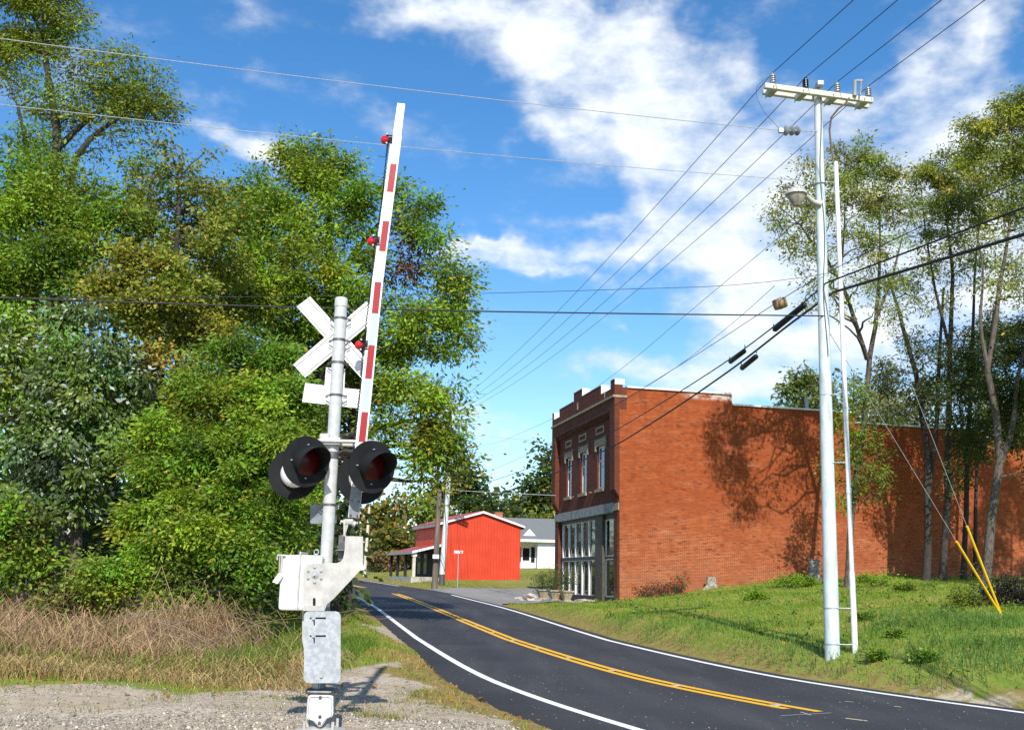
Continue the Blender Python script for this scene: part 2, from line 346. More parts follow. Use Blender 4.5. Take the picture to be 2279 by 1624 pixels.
def extend(P, a, b):
    P = np.array(P)[:, :2]; d0 = P[0] - P[1]; d0 /= np.linalg.norm(d0); d1 = P[-1] - P[-2]; d1 /= np.linalg.norm(d1)
    return np.vstack([P[0] + d0 * a, P, P[-1] + d1 * b])
Lp = [on_road(*q) for q in ((1430, 1624), (1300, 1588), (1180, 1550), (1060, 1500), (960, 1440), (880, 1385), (835, 1349), (763, 1314))]
Rp = [on_road(*q) for q in ((2279, 1587), (2040, 1558), (1830, 1525), (1650, 1493), (1480, 1455), (1300, 1408), (1140, 1355), (1000, 1322), (907, 1303), (850, 1290))]
Yp = [on_road(*q) for q in ((1800, 1585), (1600, 1550), (1400, 1505), (1250, 1460), (1080, 1400), (960, 1350), (880, 1320))]
far = [(-11.2, 75), (-15.8, 90), (-24, 112), (-38, 140), (-60, 175)]
nd_ = np.array([.49, -.87]); ndL = np.array([.32, -.947]); ndR = np.array([.60, -.80])
y0 = Yp[0][:2]
CP = [y0 + nd_ * 30 + [7, 3], y0 + nd_ * 14 + [1.4, .5], y0 + nd_ * 6 + [.2, 0]] + [q[:2] for q in Yp] + [np.array(q, float) for q in far]
C = smooth_path(CP, .4)
def near_end(P, q): return np.vstack([q, P])
Ld = smooth_path(np.vstack([[np.array(Lp[0][:2]) + ndL * 26 + [6, 3], np.array(Lp[0][:2]) + ndL * 12 + [1.2, .4], np.array(Lp[0][:2]) + ndL * 5 + [.2, 0]], [q[:2] for q in Lp], [np.array(q) + [-2.7, -1.3] for q in far[1:]]]), .4)
Rd = smooth_path(np.vstack([[np.array(Rp[0][:2]) + ndR * 28 + [6, 3], np.array(Rp[0][:2]) + ndR * 12 + [1, .4], np.array(Rp[0][:2]) + ndR * 5 + [.15, 0]], [q[:2] for q in Rp], [np.array(q) + [2.7, 1.3] for q in far[2:]]]), .4)
Tn = np.gradient(C, axis=0); Tn /= np.linalg.norm(Tn, axis=1)[:, None]; Nn = np.c_[Tn[:, 1], -Tn[:, 0]]    # normal to the right
def off_to(P):
    o = []
    for c, n, tt in zip(C, Nn, Tn):
        r = P - c; al = r @ tt; k = np.argmin(np.abs(al) + .05 * np.abs(r @ n)); o.append(r[k] @ n)
    o = np.array(o); k = np.ones(31) / 31; return np.convolve(np.pad(o, 15, 'edge'), k, 'valid')
oR = np.clip(off_to(Rd), 2.5, 3.5); oL = np.clip(off_to(Ld), -4.0, -2.3)
Zc = groad(C[:, 1])
def ribbon(name, a, b, lift, mat, label=None, skirt=0, i0=0, i1=None, kind='structure'):
    a = np.broadcast_to(a, (len(C),)); b = np.broadcast_to(b, (len(C),)); sl = slice(i0, i1)
    def row(o, dz): return np.c_[C[sl] + Nn[sl] * o[sl][:, None], Zc[sl] + lift + dz]
    rows = [row(a, 0), row(b, 0)]
    if skirt: rows = [row(a - .18, -skirt), row(a, 0)] + [row(a + (b - a) * q, 0) for q in (.25, .5, .75)] + [row(b, 0), row(b + .18, -skirt)]
    k = len(rows[0]); V = np.concatenate(rows); F = []; cu = np.repeat(np.array([0, 0, .25, .5, .75, 1, 1] if skirt else [0, 1], float), k)[:, None] * np.ones(3)
    for r in range(len(rows) - 1):
        i = np.arange(k - 1) + r * k; F.append(np.c_[i, i + k, i + k + 1, i + 1])
    o = fastmesh(name, V, 4, mat, cu, faces=np.concatenate(F)); o['kind'] = kind; return o
shL = .42 + .45 * np.clip((26 - C[:, 1]) / 9, 0, 1)
road = ribbon('road', oL - shL, oR + .38, 0, 'asphalt', skirt=.16)
def idx_near(P): return int(np.argmin(np.linalg.norm(C - np.array(P)[:2], axis=1)))
iN = idx_near(Yp[0]) ; iF = len(C) - 60
def cut(b0, b1, o): return b0, b1
ribbon('road_marking', oL - .08, oL + .08, .004, 'wline')
iG0 = idx_near(on_road(1000, 1322)); iG1 = idx_near(on_road(907, 1303))
ribbon('road_marking', oR - .08, oR + .08, .004, 'wline', i1=iG0); ribbon('road_marking', oR - .08, oR + .08, .004, 'wline', i0=iG1)
iY = idx_near(on_road(1800, 1585)); iY2 = idx_near(on_road(880, 1320))
for s_ in (-1, 1):
    ribbon('road_marking', s_ * .13 - .078, s_ * .13 + .078, .004, 'yline', i0=iY + (1 if s_ < 0 else 0), i1=iY2)
    ribbon('road_marking', s_ * .13 - .078, s_ * .13 + .078, .004, 'yline', i0=iY2 + 26)

def dash(a, b, wid, mat):       # a short painted mark between two road points
    A_, B_ = on_road(*a), on_road(*b); d = (B_ - A_)[:2]; d /= np.linalg.norm(d); n = np.array([d[1], -d[0]]) * wid / 2
    V = [np.r_[p[:2] + s * n, groad(p[1]) + .0045] for p, s in ((A_, -1), (A_, 1), (B_, 1), (B_, -1))]; o = fastmesh('road_marking', V, 4, mat); o['kind'] = 'structure'
MAT['chalk'] = m_paint('pale_scuffed_paint', (.40, .40, .38), (.3, .5)); MAT['creampaint'] = m_paint('cream_paint', (.62, .52, .30), (.35, .55))
dash((1738, 1592), (1850, 1586), .03, 'chalk'); dash((1782, 1584), (1805, 1591), .04, 'chalk'); dash((1882, 1598), (1930, 1604), .07, 'creampaint'); dash((1880, 1560), (1900, 1562), .04, 'creampaint'); dash((1990, 1571), (2005, 1573), .05, 'creampaint')
mk = []
for i in range(iY + 2, iY2 - 4, 7): mk.append(i)
for i in mk:
    c = C[i]; V = [np.r_[c + Tn[i] * a * .09 + Nn[i] * b * .05, Zc[i] + lift] for lift in (.005, .017) for a, b in ((-1, -1), (-1, 1), (1, 1), (1, -1))]
    o = fastmesh('road_marking', V, 4, 'chalk', faces=[(0, 1, 2, 3), (4, 5, 6, 7), (0, 1, 5, 4), (1, 2, 6, 5), (2, 3, 7, 6), (3, 0, 4, 7)]); o['kind'] = 'structure'

BC = W(1379, 1341, 48.0); fv = ray(596, 1280); fv[2] = 0; fv /= np.linalg.norm(fv); FD = fv; SD = np.array([fv[1], -fv[0], 0])
BZ = BC[2]; BYAW = math.atan2(SD[1], SD[0])
def bw(s, w, z): return BC + SD * s + FD * w + np.array([0, 0, z])

pts = [(-2, 12, -.04), (-10, 12, -.06), (-20, 14, 0), (-7, 19, .02), (-14, 22, .1), (-8, 30, .22), (-14, 36, .5), (-12, 50, .9), (-22, 62, 1.2), (-30, 40, .6),
       (0, 5, -.15), (-8, 3, -.05), (8, 3, -.2), (20, 5, 0), (-40, 10, .2), (-3.6, 20, -.02), (-5.5, 27, .1),
       (40, 50, 2.6), (40, 20, 1.4), (60, 80, 3.4), (60, -10, .5), (-60, 0, .3), (-60, 60, 1.5),
       (-30, 110, 2.4), (10, 118, 3.5), (40, 110, 3.9), (0, 150, 5), (60, 160, 6), (-60, 160, 4), (0, 250, 7), (200, 250, 8), (-200, 250, 7),
       (0, 700, 8), (600, 300, 8), (-600, 300, 6), (600, -200, 2), (-600, -200, 0), (0, -200, -.3), (0, -30, -.2)]
ppx = [(1853, 1465, 21.5), (1670, 1416, 25.5), (1480, 1360, 36.5), (1885, 1312, 44), (2070, 1292, 47), (2200, 1303, 43), (2000, 1328, 34.5), (1760, 1305, 43), (2100, 1345, 30), (1900, 1380, 28),
       (2230, 1365, 25.2), (2279, 1420, 20.5), (2100, 1450, 19.8), (2000, 1500, 18.6), (2279, 1530, 17), (1600, 1420, 24), (1540, 1340, 39), (1650, 1320, 41),
       (1240, 1338, 54), (1235, 1312, 63), (1155, 1290, 82), (1005, 1289, 80), (1240, 1268, 105), (983, 1303, 72), (1018, 1309, 71), (966, 1308, 69), (900, 1300, 78.5), (860, 1282, 100), (820, 1278, 108)]
for s_, w_, z_ in ((1.5, 0, .2), (4.3, 0, .7), (8, 0, 1.2), (15, 0, 1.53), (20.7, 0, 1.58), (28, 0, 1.7), (0, 0, -.03), (0, 5, -.2), (0, 11, -.18), (-1.5, 3, -.2), (-2.2, 9, -.25), (8, 6, 1), (24, 10, 1.7), (2, 12.5, -.1)):
    pts.append(tuple(bw(s_, w_, z_)))
CPT = np.array(pts + [tuple(W(*q)) for q in ppx]); 
A = np.linalg.norm(CPT[:, None, :2] - CPT[None, :, :2], axis=2); nC = len(CPT)
Kx = np.zeros((nC + 1, nC + 1)); Kx[:nC, :nC] = A + np.eye(nC) * -.6; Kx[nC, :nC] = 1; Kx[:nC, nC] = 1
wts = np.linalg.solve(Kx, np.r_[CPT[:, 2], 0])
def bumps(x, y): return .05 * np.sin(x * .9 + 1.3 * np.sin(y * .5)) * np.sin(y * .8 + .7) + .025 * np.sin(x * 2.3 + y * 1.7) * np.sin(y * 2.1 - x)
def road_dist(x, y):
    x = np.ravel(x); y = np.ravel(y); D = np.full(len(x), 1e9); K = np.zeros(len(x), int); Cs = C[::2]
    for a in range(0, len(x), 20000):
        sl = slice(a, a + 20000); d = (x[sl, None] - Cs[None, :, 0]) ** 2 + (y[sl, None] - Cs[None, :, 1]) ** 2; K[sl] = d.argmin(1) * 2; D[sl] = np.sqrt(d.min(1))
    sg = (x - C[K, 0]) * Nn[K, 0] + (y - C[K, 1]) * Nn[K, 1]; K = np.clip(K, 0, len(C) - 1)
    e = np.where(sg > 0, D - oR[K] - .38, D + oL[K] - shL[K]); return e, Zc[K], sg     # distance beyond the asphalt edge
def zterr(x, y):
    x = np.asarray(x, float); sh = x.shape; xr = x.ravel(); yr = np.asarray(y, float).ravel(); z = np.zeros(len(xr))
    for a in range(0, len(xr), 20000):
        sl = slice(a, a + 20000); z[sl] = np.hypot(xr[sl, None] - CPT[None, :, 0], yr[sl, None] - CPT[None, :, 1]) @ wts[:nC] + wts[nC]
    e, zr, sg = road_dist(xr, yr); fade = np.clip(e / 2.5, 0, 1); z += bumps(xr, yr) * fade * np.clip((xr + 40) / 20, 0, 1)
    k = np.clip(e / 1.15, 0, 1); k = k * k * (3 - 2 * k); z = (zr - .05) * (1 - k) + z * k; z = np.where(e < -.25, zr - .14, z)
    return z.reshape(sh)
def axis(segs):
    o = []
    for a, b, st in segs: o += list(np.arange(a, b, st))
    return np.array(o + [segs[-1][1]])
GX = axis([(-900, -100, 80), (-100, -30, 7), (-30, -16, 1.2), (-16, 28, .3), (28, 60, 2), (60, 120, 10), (120, 900, 78)])
GY = axis([(-300, -20, 40), (-20, 6, 2), (6, 60, .3), (60, 95, .8), (95, 160, 4), (160, 300, 20), (300, 1500, 120)])
XX, YY = np.meshgrid(GX, GY); ZZ = zterr(XX, YY)
def zg(x, y):        # ground height from the mesh grid
    x = np.asarray(x, float); y = np.asarray(y, float); i = np.clip(np.searchsorted(GX, x) - 1, 0, len(GX) - 2); j = np.clip(np.searchsorted(GY, y) - 1, 0, len(GY) - 2)
    u = (x - GX[i]) / (GX[i + 1] - GX[i]); v = (y - GY[j]) / (GY[j + 1] - GY[j])
    return (ZZ[j, i] * (1 - u) + ZZ[j, i + 1] * u) * (1 - v) + (ZZ[j + 1, i] * (1 - u) + ZZ[j + 1, i + 1] * u) * v
def on_ground(px, py):
    d = ray(px, py); tt = np.linspace(4, 300, 12000); P = ORG + tt[:, None] * d; b = P[:, 2] < zg(P[:, 0], P[:, 1]); return P[np.argmax(b)]
def inpoly(x, y, poly):
    x = np.asarray(x); y = np.asarray(y); c = np.zeros(x.shape, bool); k = len(poly)
    for i in range(k):
        (x1, y1), (x2, y2) = poly[i], poly[(i + 1) % k]; m = ((y1 > y) != (y2 > y)) & (x < (x2 - x1) * (y - y1) / (y2 - y1 + 1e-12) + x1); c ^= m
    return c
def gpoly(pp): return [tuple(on_ground(*q)[:2]) for q in pp]
GRAVEL = [(-60, -40)] + [(-60, 17)] + gpoly([(0, 1528), (180, 1520), (420, 1545), (600, 1524), (680, 1512), (770, 1490), (860, 1474), (960, 1474), (1000, 1488), (1040, 1512), (1090, 1540), (1150, 1575), (1190, 1610)]) + [(20, -40)]
PATCH = gpoly([(805, 1390), (850, 1386), (900, 1412), (930, 1440), (905, 1437), (860, 1415)])
SHR = gpoly([(1480, 1463), (1600, 1477), (1760, 1512), (1740, 1520), (1600, 1492), (1480, 1470)]) ; SHR2 = gpoly([(1990, 1523), (2279, 1548), (2279, 1580), (2180, 1572), (1990, 1545)])
def soft(mask, n=2):
    f = mask.astype(float)
    for _ in range(n): g = np.pad(f, 1, 'edge'); f = (g[1:-1, 1:-1] * 2 + g[:-2, 1:-1] + g[2:, 1:-1] + g[1:-1, :-2] + g[1:-1, 2:]) / 6
    return f
e_, _, sg_ = road_dist(XX, YY); e_ = e_.reshape(XX.shape); sg_ = sg_.reshape(XX.shape)
gr = soft(inpoly(XX, YY, GRAVEL) & (sg_ < 0) , 2) + soft(inpoly(XX, YY, PATCH), 1) + .75 * soft(inpoly(XX, YY, SHR) | inpoly(XX, YY, SHR2), 1)
gr = np.clip(gr, 0, 1)
strip = (sg_ < 0) & (e_ < .95 + .35 * np.sin(YY * 1.7)) & (YY > 12.6) & (YY < 24); gr = np.where(strip, gr * .12, gr)
dry = np.clip(1 - (e_ - .3) / 1.6, 0, 1) * .62
lx = (XX < 0) & (YY < 45) & (sg_ < 0); dry = np.maximum(dry, np.where(lx, .40, 0)); dryband = np.clip(1 - np.abs(YY - 17.5) / 2.5, 0, 1) * (XX < 2) * .75; dry = np.maximum(dry, np.where(sg_ < 0, dryband, 0))
dry = np.maximum(dry, np.where((YY > 66) & (YY < 140), .5, 0)); dry = np.maximum(dry, np.where(sg_ > 0, .28, 0))
dry = np.where(strip, .8, dry); DRY = dry; GRV = gr
cc = np.stack([np.zeros_like(gr), gr, dry], -1).reshape(-1, 3)
nx, ny = len(GX), len(GY); ii = (np.arange(ny - 1)[:, None] * nx + np.arange(nx - 1)[None, :]).ravel()
ground = fastmesh('ground', np.stack([XX, YY, ZZ], -1), 4, 'ground', cc, smooth=True, faces=np.c_[ii, ii + 1, ii + nx + 1, ii + nx]); ground['kind'] = 'structure'
# the side street between the brick building and the red store
def drape(name, poly, mat, lift, step=.5, kind='structure'):
    P = np.array(poly); x = np.arange(P[:, 0].min(), P[:, 0].max() + step, step); y = np.arange(P[:, 1].min(), P[:, 1].max() + step, step); X, Y = np.meshgrid(x, y); m = inpoly(X, Y, poly)
    vid = -np.ones(X.shape, int); V = []; F = []
    need = np.zeros(X.shape, bool); q = m[:-1, :-1] & m[1:, :-1] & m[:-1, 1:] & m[1:, 1:]
    for a, b in ((0, 0), (1, 0), (0, 1), (1, 1)): need[a:a + q.shape[0], b:b + q.shape[1]] |= q
    vid[need] = np.arange(need.sum()); V = np.c_[X[need], Y[need], zg(X[need], Y[need]) + lift]
    j, i = np.nonzero(q); F = np.c_[vid[j, i], vid[j, i + 1], vid[j + 1, i + 1], vid[j + 1, i]]
    o = fastmesh(name, V, 4, mat, faces=F, smooth=True); o['kind'] = kind; return o
# side street: a smooth sheet of its own from the road edge to the right
ra = on_road(1110, 1347); rb = on_road(935, 1309)
edgeA = [ra + [-.1, -.4, .004], W(1150, 1341, 52), W(1236, 1339, 53.5), bw(3, 13.2, .35), bw(20, 13.5, 1.2), bw(60, 13.5, 2.4)]
edgeB = [rb + [.2, .0, .004], W(1005, 1311.5, 68.5), W(1235, 1313.5, 67), bw(5, 21.5, .45), bw(20, 21.5, 1.3), bw(60, 21.5, 2.5)]
SIDE = [tuple(p[:2]) for p in edgeA] + [tuple(p[:2]) for p in edgeB[::-1]]
ss = drape('side_street', SIDE, 'oldasphalt', .045, .3)

# ------------------------------------------------------------------ crossing signal
def rA(x, y): return (900 + x / 2.03, 300 + y / 2.03)
def rB(x, y): return (900 + x / 2.62, 980 + y / 2.62)
def rC(x, y): return (900 + x / 2.498, 1450 + y / 2.498)
def rD(x, y): return (900 + x / 2.586, 1900 + y / 2.586)
MY = 11.9
base = S(*rD(525, 1600), MY); base[2] = zg(base[0], base[1])
sig = thing('crossing_signal', 'silver railroad crossing signal mast with crossbuck, red warning lamps and raised striped gate arm', 'crossing signal', base)
mx = base[0] - .0
def PS(q, Y=MY): return S(q[0], q[1], Y)
mtop = PS(rB(762, 132)); mbx, mby = PS(rC(575, 1240))[0], MY
mb = MB(); mb.tube([(mbx, MY, base[2] + .05), (mbx, MY, mtop[2] - .06)], .072, 20); mb.build('mast', 'mast', sig)
mb = MB(); mb.lathe([(.078, -.09), (.078, 0), (.07, .02), (.0, .03)], (mbx, MY, mtop[2] - .03)); mb.build('mast_cap', 'mast', sig)
# bands
mb = MB()
for q in (rB(740, 325), rB(735, 520), rB(715, 725), rB(700, 1020), rC(605, 745)):
    z = PS(q)[2]; mb.lathe([(.079, -.012), (.079, .012)], (mbx, MY, z), n=20)
    for s_ in (-1, 1): mb.tube([(mbx + s_ * .07, MY, z), (mbx + s_ * .125, MY + .04, z)], .009, 6); mb.tube([(mbx + s_ * .09, MY, z - .022), (mbx + s_ * .13, MY + .03, z - .022)], .007, 6)
mb.build('band_clamp', 'steel', sig)
def plate(poly, Y, th): return MB().prism([PS(p, Y) for p in poly], (0, th, 0))
def blade(poly, Y):
    b = plate(poly, Y, .006); P = [PS(p, Y) for p in poly]
    for a, c, inn in ((0, 3, 1), (1, 2, -1)):      # the two folded edge flanges along the length
        A_, B_ = P[a], P[c]; O = P[1] - P[0] if a == 0 else P[0] - P[1]; O = O / np.linalg.norm(O)
        b.prism([A_ + O * .032, B_ + O * .032, B_ + O * .040, A_ + O * .040], (0, -.014, 0))
    b.build('crossbuck_blade', 'white', sig)
blade([rB(335, 215), rB(458, 123), rB(1040, 770), rB(935, 880)], MY + .115)
blade([rB(303, 740), rB(412, 858), rB(1090, 300), rB(968, 168)], MY + .09)
plate([rB(413, 908), rB(588, 930), rB(602, 765), rB(775, 782), rB(768, 953), rB(912, 968), rB(895, 1137), rB(385, 1078)], MY + .10, .006).build('sign_plate', 'white', sig)
for pl_ in (([rC(447, 742), rC(660, 742), rC(664, 750), rC(662, 900), rC(655, 908), rC(443, 906), rC(436, 896), rC(438, 750)]),):
    plate(pl_, MY + .10, .005).build('number_plate', 'greyplate', sig)
# lamps
def lamp(cx, cy, rpx, Y, yaw, pitch, face):
    c = PS((cx, cy), Y); r = rpx / 1.55683 / FPX * np.linalg.norm(c - ORG) / np.linalg.norm(ray(cx / 1.55683, cy / 1.55683)) * 1.02
    d = np.array([math.sin(yaw) * math.cos(pitch), -math.cos(yaw) * math.cos(pitch), math.sin(pitch)]) * face
    a = np.cross(d, [0, 0, 1.0]); a /= np.linalg.norm(a); u = np.cross(a, d)
    mb = MB(); mb.lathe([(r * .36, -.012), (r, -.012), (r, 0), (r * .36, 0)], c, d, 48); disc = mb.build('signal_lamp', 'black', sig)
    # cut-away visor: long above, nothing below
    n = 40; V = []; L = []
    for i in range(n + 1):
        th = -PI * .80 + i * 2 * PI * .80 / n; ln = .33 * max(0, math.cos(th * .62)) ** .8 + .012; w = .165
        L.append((th, ln))
    for k, (rr) in enumerate((.163, .169)):
        for th, ln in L:
            rad = (math.sin(th) * a + math.cos(th) * u) * rr; V.append(c + rad); V.append(c + rad * 1.03 + d * ln - u * (.05 * ln))
    F = []
    for i in range(n): F.append((2 * i, 2 * i + 1, 2 * i + 3, 2 * i + 2)); o = 2 * (n + 1); F.append((o + 2 * i, o + 2 * i + 2, o + 2 * i + 3, o + 2 * i + 1)); F.append((2 * i + 1, o + 2 * i + 1, o + 2 * i + 3, 2 * i + 3))
    mb = MB(); mb.add(V, F, True); mb.build('visor', 'black', disc)
    mb = MB(); mb.lathe([(.158, .004), (.15, .012), (.10, .026), (.0, .034)], c, d, 32); mb.build('lens', 'dlens', disc)
    mb = MB(); mb.lathe([(.158, -.012), (.165, -.05), (.15, -.10), (.10, -.14), (.04, -.155)], c, d, 28); mb.build('lamp_housing', 'white', disc)
    mb = MB()
    for q in (0, 1.57, 3.14, 4.71): mb.lathe([(.009, 0), (.009, .02), (.005, .028)], c + r * .82 * (math.sin(q) * a + math.cos(q) * u) * .8, d, 8)
    mb.build('bolt', 'galv', disc)
    return c, d
lampL, dL = lamp(*rC(405, 370), 216 / 2.498, MY - .36, math.radians(37), math.radians(-3), 1)
lampR, dR = lamp(*rC(973, 416), 223 / 2.498, MY - .36, math.radians(37), math.radians(-3), 1)
lampL2, _ = lamp(*rC(292, 480), 214 / 2.498, MY + .10, math.radians(26), math.radians(3), -1)
lampR2, _ = lamp(*rC(880, 520), 216 / 2.498, MY + .14, math.radians(26), math.radians(3), -1)
zb = PS(rC(640, 205))[2]
mb = MB()
for Yo, dz in ((-.10, 0), (.10, -.02)):
    mb.tube([(lampL[0] - .02, MY + Yo - .02, zb + dz), (lampR[0] + .02, MY + Yo - .02, zb + dz)], .022, 12)
for c in (lampL, lampR): mb.tube([(c[0] + .0, MY - .22, zb + .0), (c[0], MY - .22, c[2] + .1)], .02, 10); mb.tube([(c[0], MY - .22, zb), (c[0], MY + .02, zb)], .02, 10)
for c in (lampL2, lampR2): mb.tube([(c[0], MY + .04, zb), (c[0], MY + .04, c[2])], .02, 10)
mb.bbox((mbx, MY, zb), (.20, .24, .085), .012); mb.bbox((mbx - .09, MY - .05, zb + .03), (.11, .12, .12), .015)
mb.build('lamp_bracket', 'cast', sig)
mb = MB(); mb.tube([(mbx, MY, PS(rC(640, 290))[2]), (mbx, MY, PS(rC(640, 350))[2])], .076, 20); mb.build('mast_collar', 'steel', sig)
# gate arm
AY = MY - .14
arm = [rA(968, 117), rA(1022, 123), rA(1000, 345), rB(1000, 1060), rC(860, 858), rC(765, 855), rB(875, 1300), rA(780, 1500), rA(925, 345), rA(935, 338)]
armp = [rA(968, 116), rA(1022, 122), rA(995, 345), rA(999, 352), rB(1117, 0), rB(972, 1440), rC(858, 858), rC(764, 854), rB(870, 1440), rB(1018, 0), rA(925, 352), rA(936, 345)]
ga = plate(armp, AY, .035).build('gate_arm', 'white', sig)
def arm_x(y):   # left and right edge of the arm at source row y
    ys = [351.6 + 6, 470, 980, 1529.6, 1793]; xl = [1376.8, 1356, 1288.5, 1232, 1206]; xr = [1403.4, 1392.5, 1326.3, 1271, 1243.5]
    return np.interp(y, ys, xl), np.interp(y, ys, xr)
def stripe(y0, y1, mat):
    q = []
    for y, s_ in ((y0, 0), (y0, 1), (y1, 1), (y1, 0)):
        a, b = arm_x(y); f = .26 if s_ == 0 else .86; q.append((a + (b - a) * f, y + (b - a) * f * .09))
    MB().prism([PS(p, AY - .003) for p in q], (0, .002, 0)).build('stripe', mat, ga)
for a, b in ((566, 663), (764, 868), (975, 1083), (1195, 1309), (1426, 1528)): stripe(a, b, 'redsheet')
stripe(1084, 1194, 'greysheet'); stripe(1310, 1425, 'greysheet')
for pl_ in ([rC(790, 590), rC(885, 590), rC(853, 858), rC(768, 853)],): plate(pl_, AY - .012, .01).build('arm_adapter', 'greyplate', sig)
mb = MB()
for q in (rC(797, 708), rC(855, 715), rC(788, 832), rC(848, 838)): mb.lathe([(.012, 0), (.012, .015), (.006, .02)], PS(q, AY - .013), (0, -1, 0), 8)
mb.build('bolt', 'steel', sig)
for cx, cy, brx in ((rA(880, 377)) + (rA(925, 380)[0],), (rA(785, 1090)) + (rA(835, 1092)[0],), (rB(902, 567)) + (rB(970, 575)[0],)):
    c = PS((cx, cy), AY + .02); e = PS((brx, cy), AY + .02)
    mb = MB(); mb.lathe([(0.0, -.058), (.028, -.052), (.047, -.03), (.052, 0), (.047, .03), (.028, .052), (0, .058)], c, (0, -1, 0), 20); al = mb.build('arm_lamp', 'lens', sig)
    mb = MB(); mb.box((c + e) / 2 + np.array([.022, 0, 0]), (abs(e[0] - c[0]) * .9, .05, .055)); mb.tube([c + [.03, 0, -.075], c + [.03, 0, .075]], .008, 6)
    for dz in (-.045, .045): mb.tube([c + [.02, -.03, dz], e + [.02, -.03, dz]], .007, 6)
    mb.build('lamp_clip', 'black', al)
    mb = MB()
    for dz in (-.06, .06): mb.lathe([(.011, 0), (.011, .03)], c + [.03, -.03, dz], (0, -1, 0), 8)
    mb.build('bolt', 'galv', al)
mb = MB(); pth = []
for y in np.arange(478, 1560, 3.0):
    a, b = arm_x(y); p = PS((a - 5 + 1.6 * math.sin(y * .55) + 2 * math.sin(y * .02), y), AY + .02); pth.append(p + [0, .012 * math.cos(y * .55), 0])
mb.tube(pth, .0065, 5)
p0 = PS((1336, 545), AY); mb.tube([PS((1342, 500), AY), p0, PS((1310, 541), AY)], .004, 5)
mb.build('arm_cable', 'rubber', sig)
# gate mechanism
pl1 = [rC(738, 1015), rC(893, 1018), rC(893, 1285), rC(722, 1468), rC(640, 1555), rD(600, 500), rD(580, 556), rD(388, 556), rD(388, 170), rD(400, 150), rD(432, 138), rD(600, 128), rD(690, 128), rD(722, 116), rD(745, 90), rD(754, 55), rC(736, 1120)]
plate(pl1, MY - .30, .018).build('gate_support_arm', 'cast', sig)
def rr(x0, y0, x1, y1, r, f):
    o = []
    for cx, cy, a0 in ((x0 + r, y0 + r, 180), (x1 - r, y0 + r, 270), (x1 - r, y1 - r, 0), (x0 + r, y1 - r, 90)):
        for q in range(0, 91, 30): a = math.radians(a0 + q); o.append(f(cx + r * math.cos(a), cy + r * math.sin(a)))
    return o
FYh = MY - .26; x0 = PS(rD(192, 55), FYh)[0]; x1 = PS(rD(560, 60), FYh)[0]; z1 = PS(rD(200, 52), FYh)[2]; z0 = PS(rD(200, 552), FYh)[2]
mb = MB(); mb.bbox(((x0 + x1) / 2, MY - .06, (z0 + z1) / 2), (x1 - x0, .40, z1 - z0), .035); mb.build('gate_housing', 'white', sig)
xm = PS(rD(408, 60))[0]; mb = MB(); mb.bbox((xm, MY - .07, (z0 + z1) / 2 + .02), (.018, .45, z1 - z0 + .03), .006); mb.build('housing_flange', 'cast', sig)
mb = MB(); h = PS(rD(183, 84), MY - .28); mb.tube([h + [.06, 0, .03], h + [-.03, 0, .03], h + [-.03, 0, -.02]], .012, 8); mb.tube([h + [.02, 0, .03], h + [.02, 0, -.16]], .011, 8); mb.tube([h + [-.005, 0, .02], h + [.0, 0, -.19]], .006, 6); mb.build('door_latch', 'cast', sig)
tg = [rD(165, 222), rD(190, 216), rD(214, 236), rD(160, 314), rD(112, 298)]
MB().prism([PS(p, MY - .30) for p in tg], (0, .003, 0)).build('hanging_tag', 'white', sig)
mb = MB()
for k in range(6): a = k * PI / 3 + PI / 6 * 0; mb.lathe([(.016, 0), (.016, .010), (.008, .017)], PS((rD(494, 232)[0] + 26 * math.sin(a), rD(494, 232)[1] - 26 * math.cos(a)), MY - .30), (0, -1, 0), 10)
mb.lathe([(.042, 0), (.042, .008), (.030, .008), (.030, .016), (.012, .016), (.012, .04)], PS(rD(496, 232), MY - .30), (0, -1, 0), 20); mb.build('bolt', 'galv', sig)
def slot(poly, Y=MY - .302): plate(poly, Y, .002).build('slot', 'black', sig)
slot([rD(476, 510), rD(476, 452), rD(481, 442), rD(488, 439), rD(495, 442), rD(500, 452), rD(500, 510)])
mb = MB(); c = PS(rC(490, 1153), MY - .1); mb.tube([c + .026 * np.array([math.cos(q), 0, math.sin(q)]) for q in np.linspace(0, 2 * PI, 17)], .006, 6); mb.tube([c + [0, 0, -.026], c + [0, 0, -.06]], .007, 6); mb.build('lifting_eye', 'galv', sig)
# counterweight bracket and hinge
mb = MB(); mb.prism([PS(p, MY - .2) for p in (rC(684, 1010), rC(735, 1000), rC(735, 1190), rC(700, 1230), rC(676, 1225))], (0, .12, 0)); mb.bbox(PS(rC(705, 1140), MY - .2), (.10, .2, .012), .003); mb.build('hinge_bracket', 'steel', sig)
mb = MB(); mb.prism([PS(p, MY - .26) for p in (rC(724, 870), rC(742, 870), rC(742, 1016), rC(724, 1016))], (0, .05, 0)); mb.prism([PS(p, MY - .24) for p in (rC(742, 920), rC(770, 905), rC(745, 990))], (0, .02, 0))
mb.bbox(PS(rC(775, 892), MY - .2), (.10, .10, .06), .01); mb.tube([PS(rC(700, 890), MY - .2), PS(rC(850, 905), MY - .2)], .018, 10); mb.tube([PS(rC(808, 905), MY - .22), PS(rC(830, 918), MY - .22)], .034, 12); mb.build('arm_pivot', 'cast', sig)
plate([rC(868, 1272), rC(906, 1270), rC(906, 1308), rC(872, 1310)], MY - .33, .03).build('stop_block', 'white', sig)
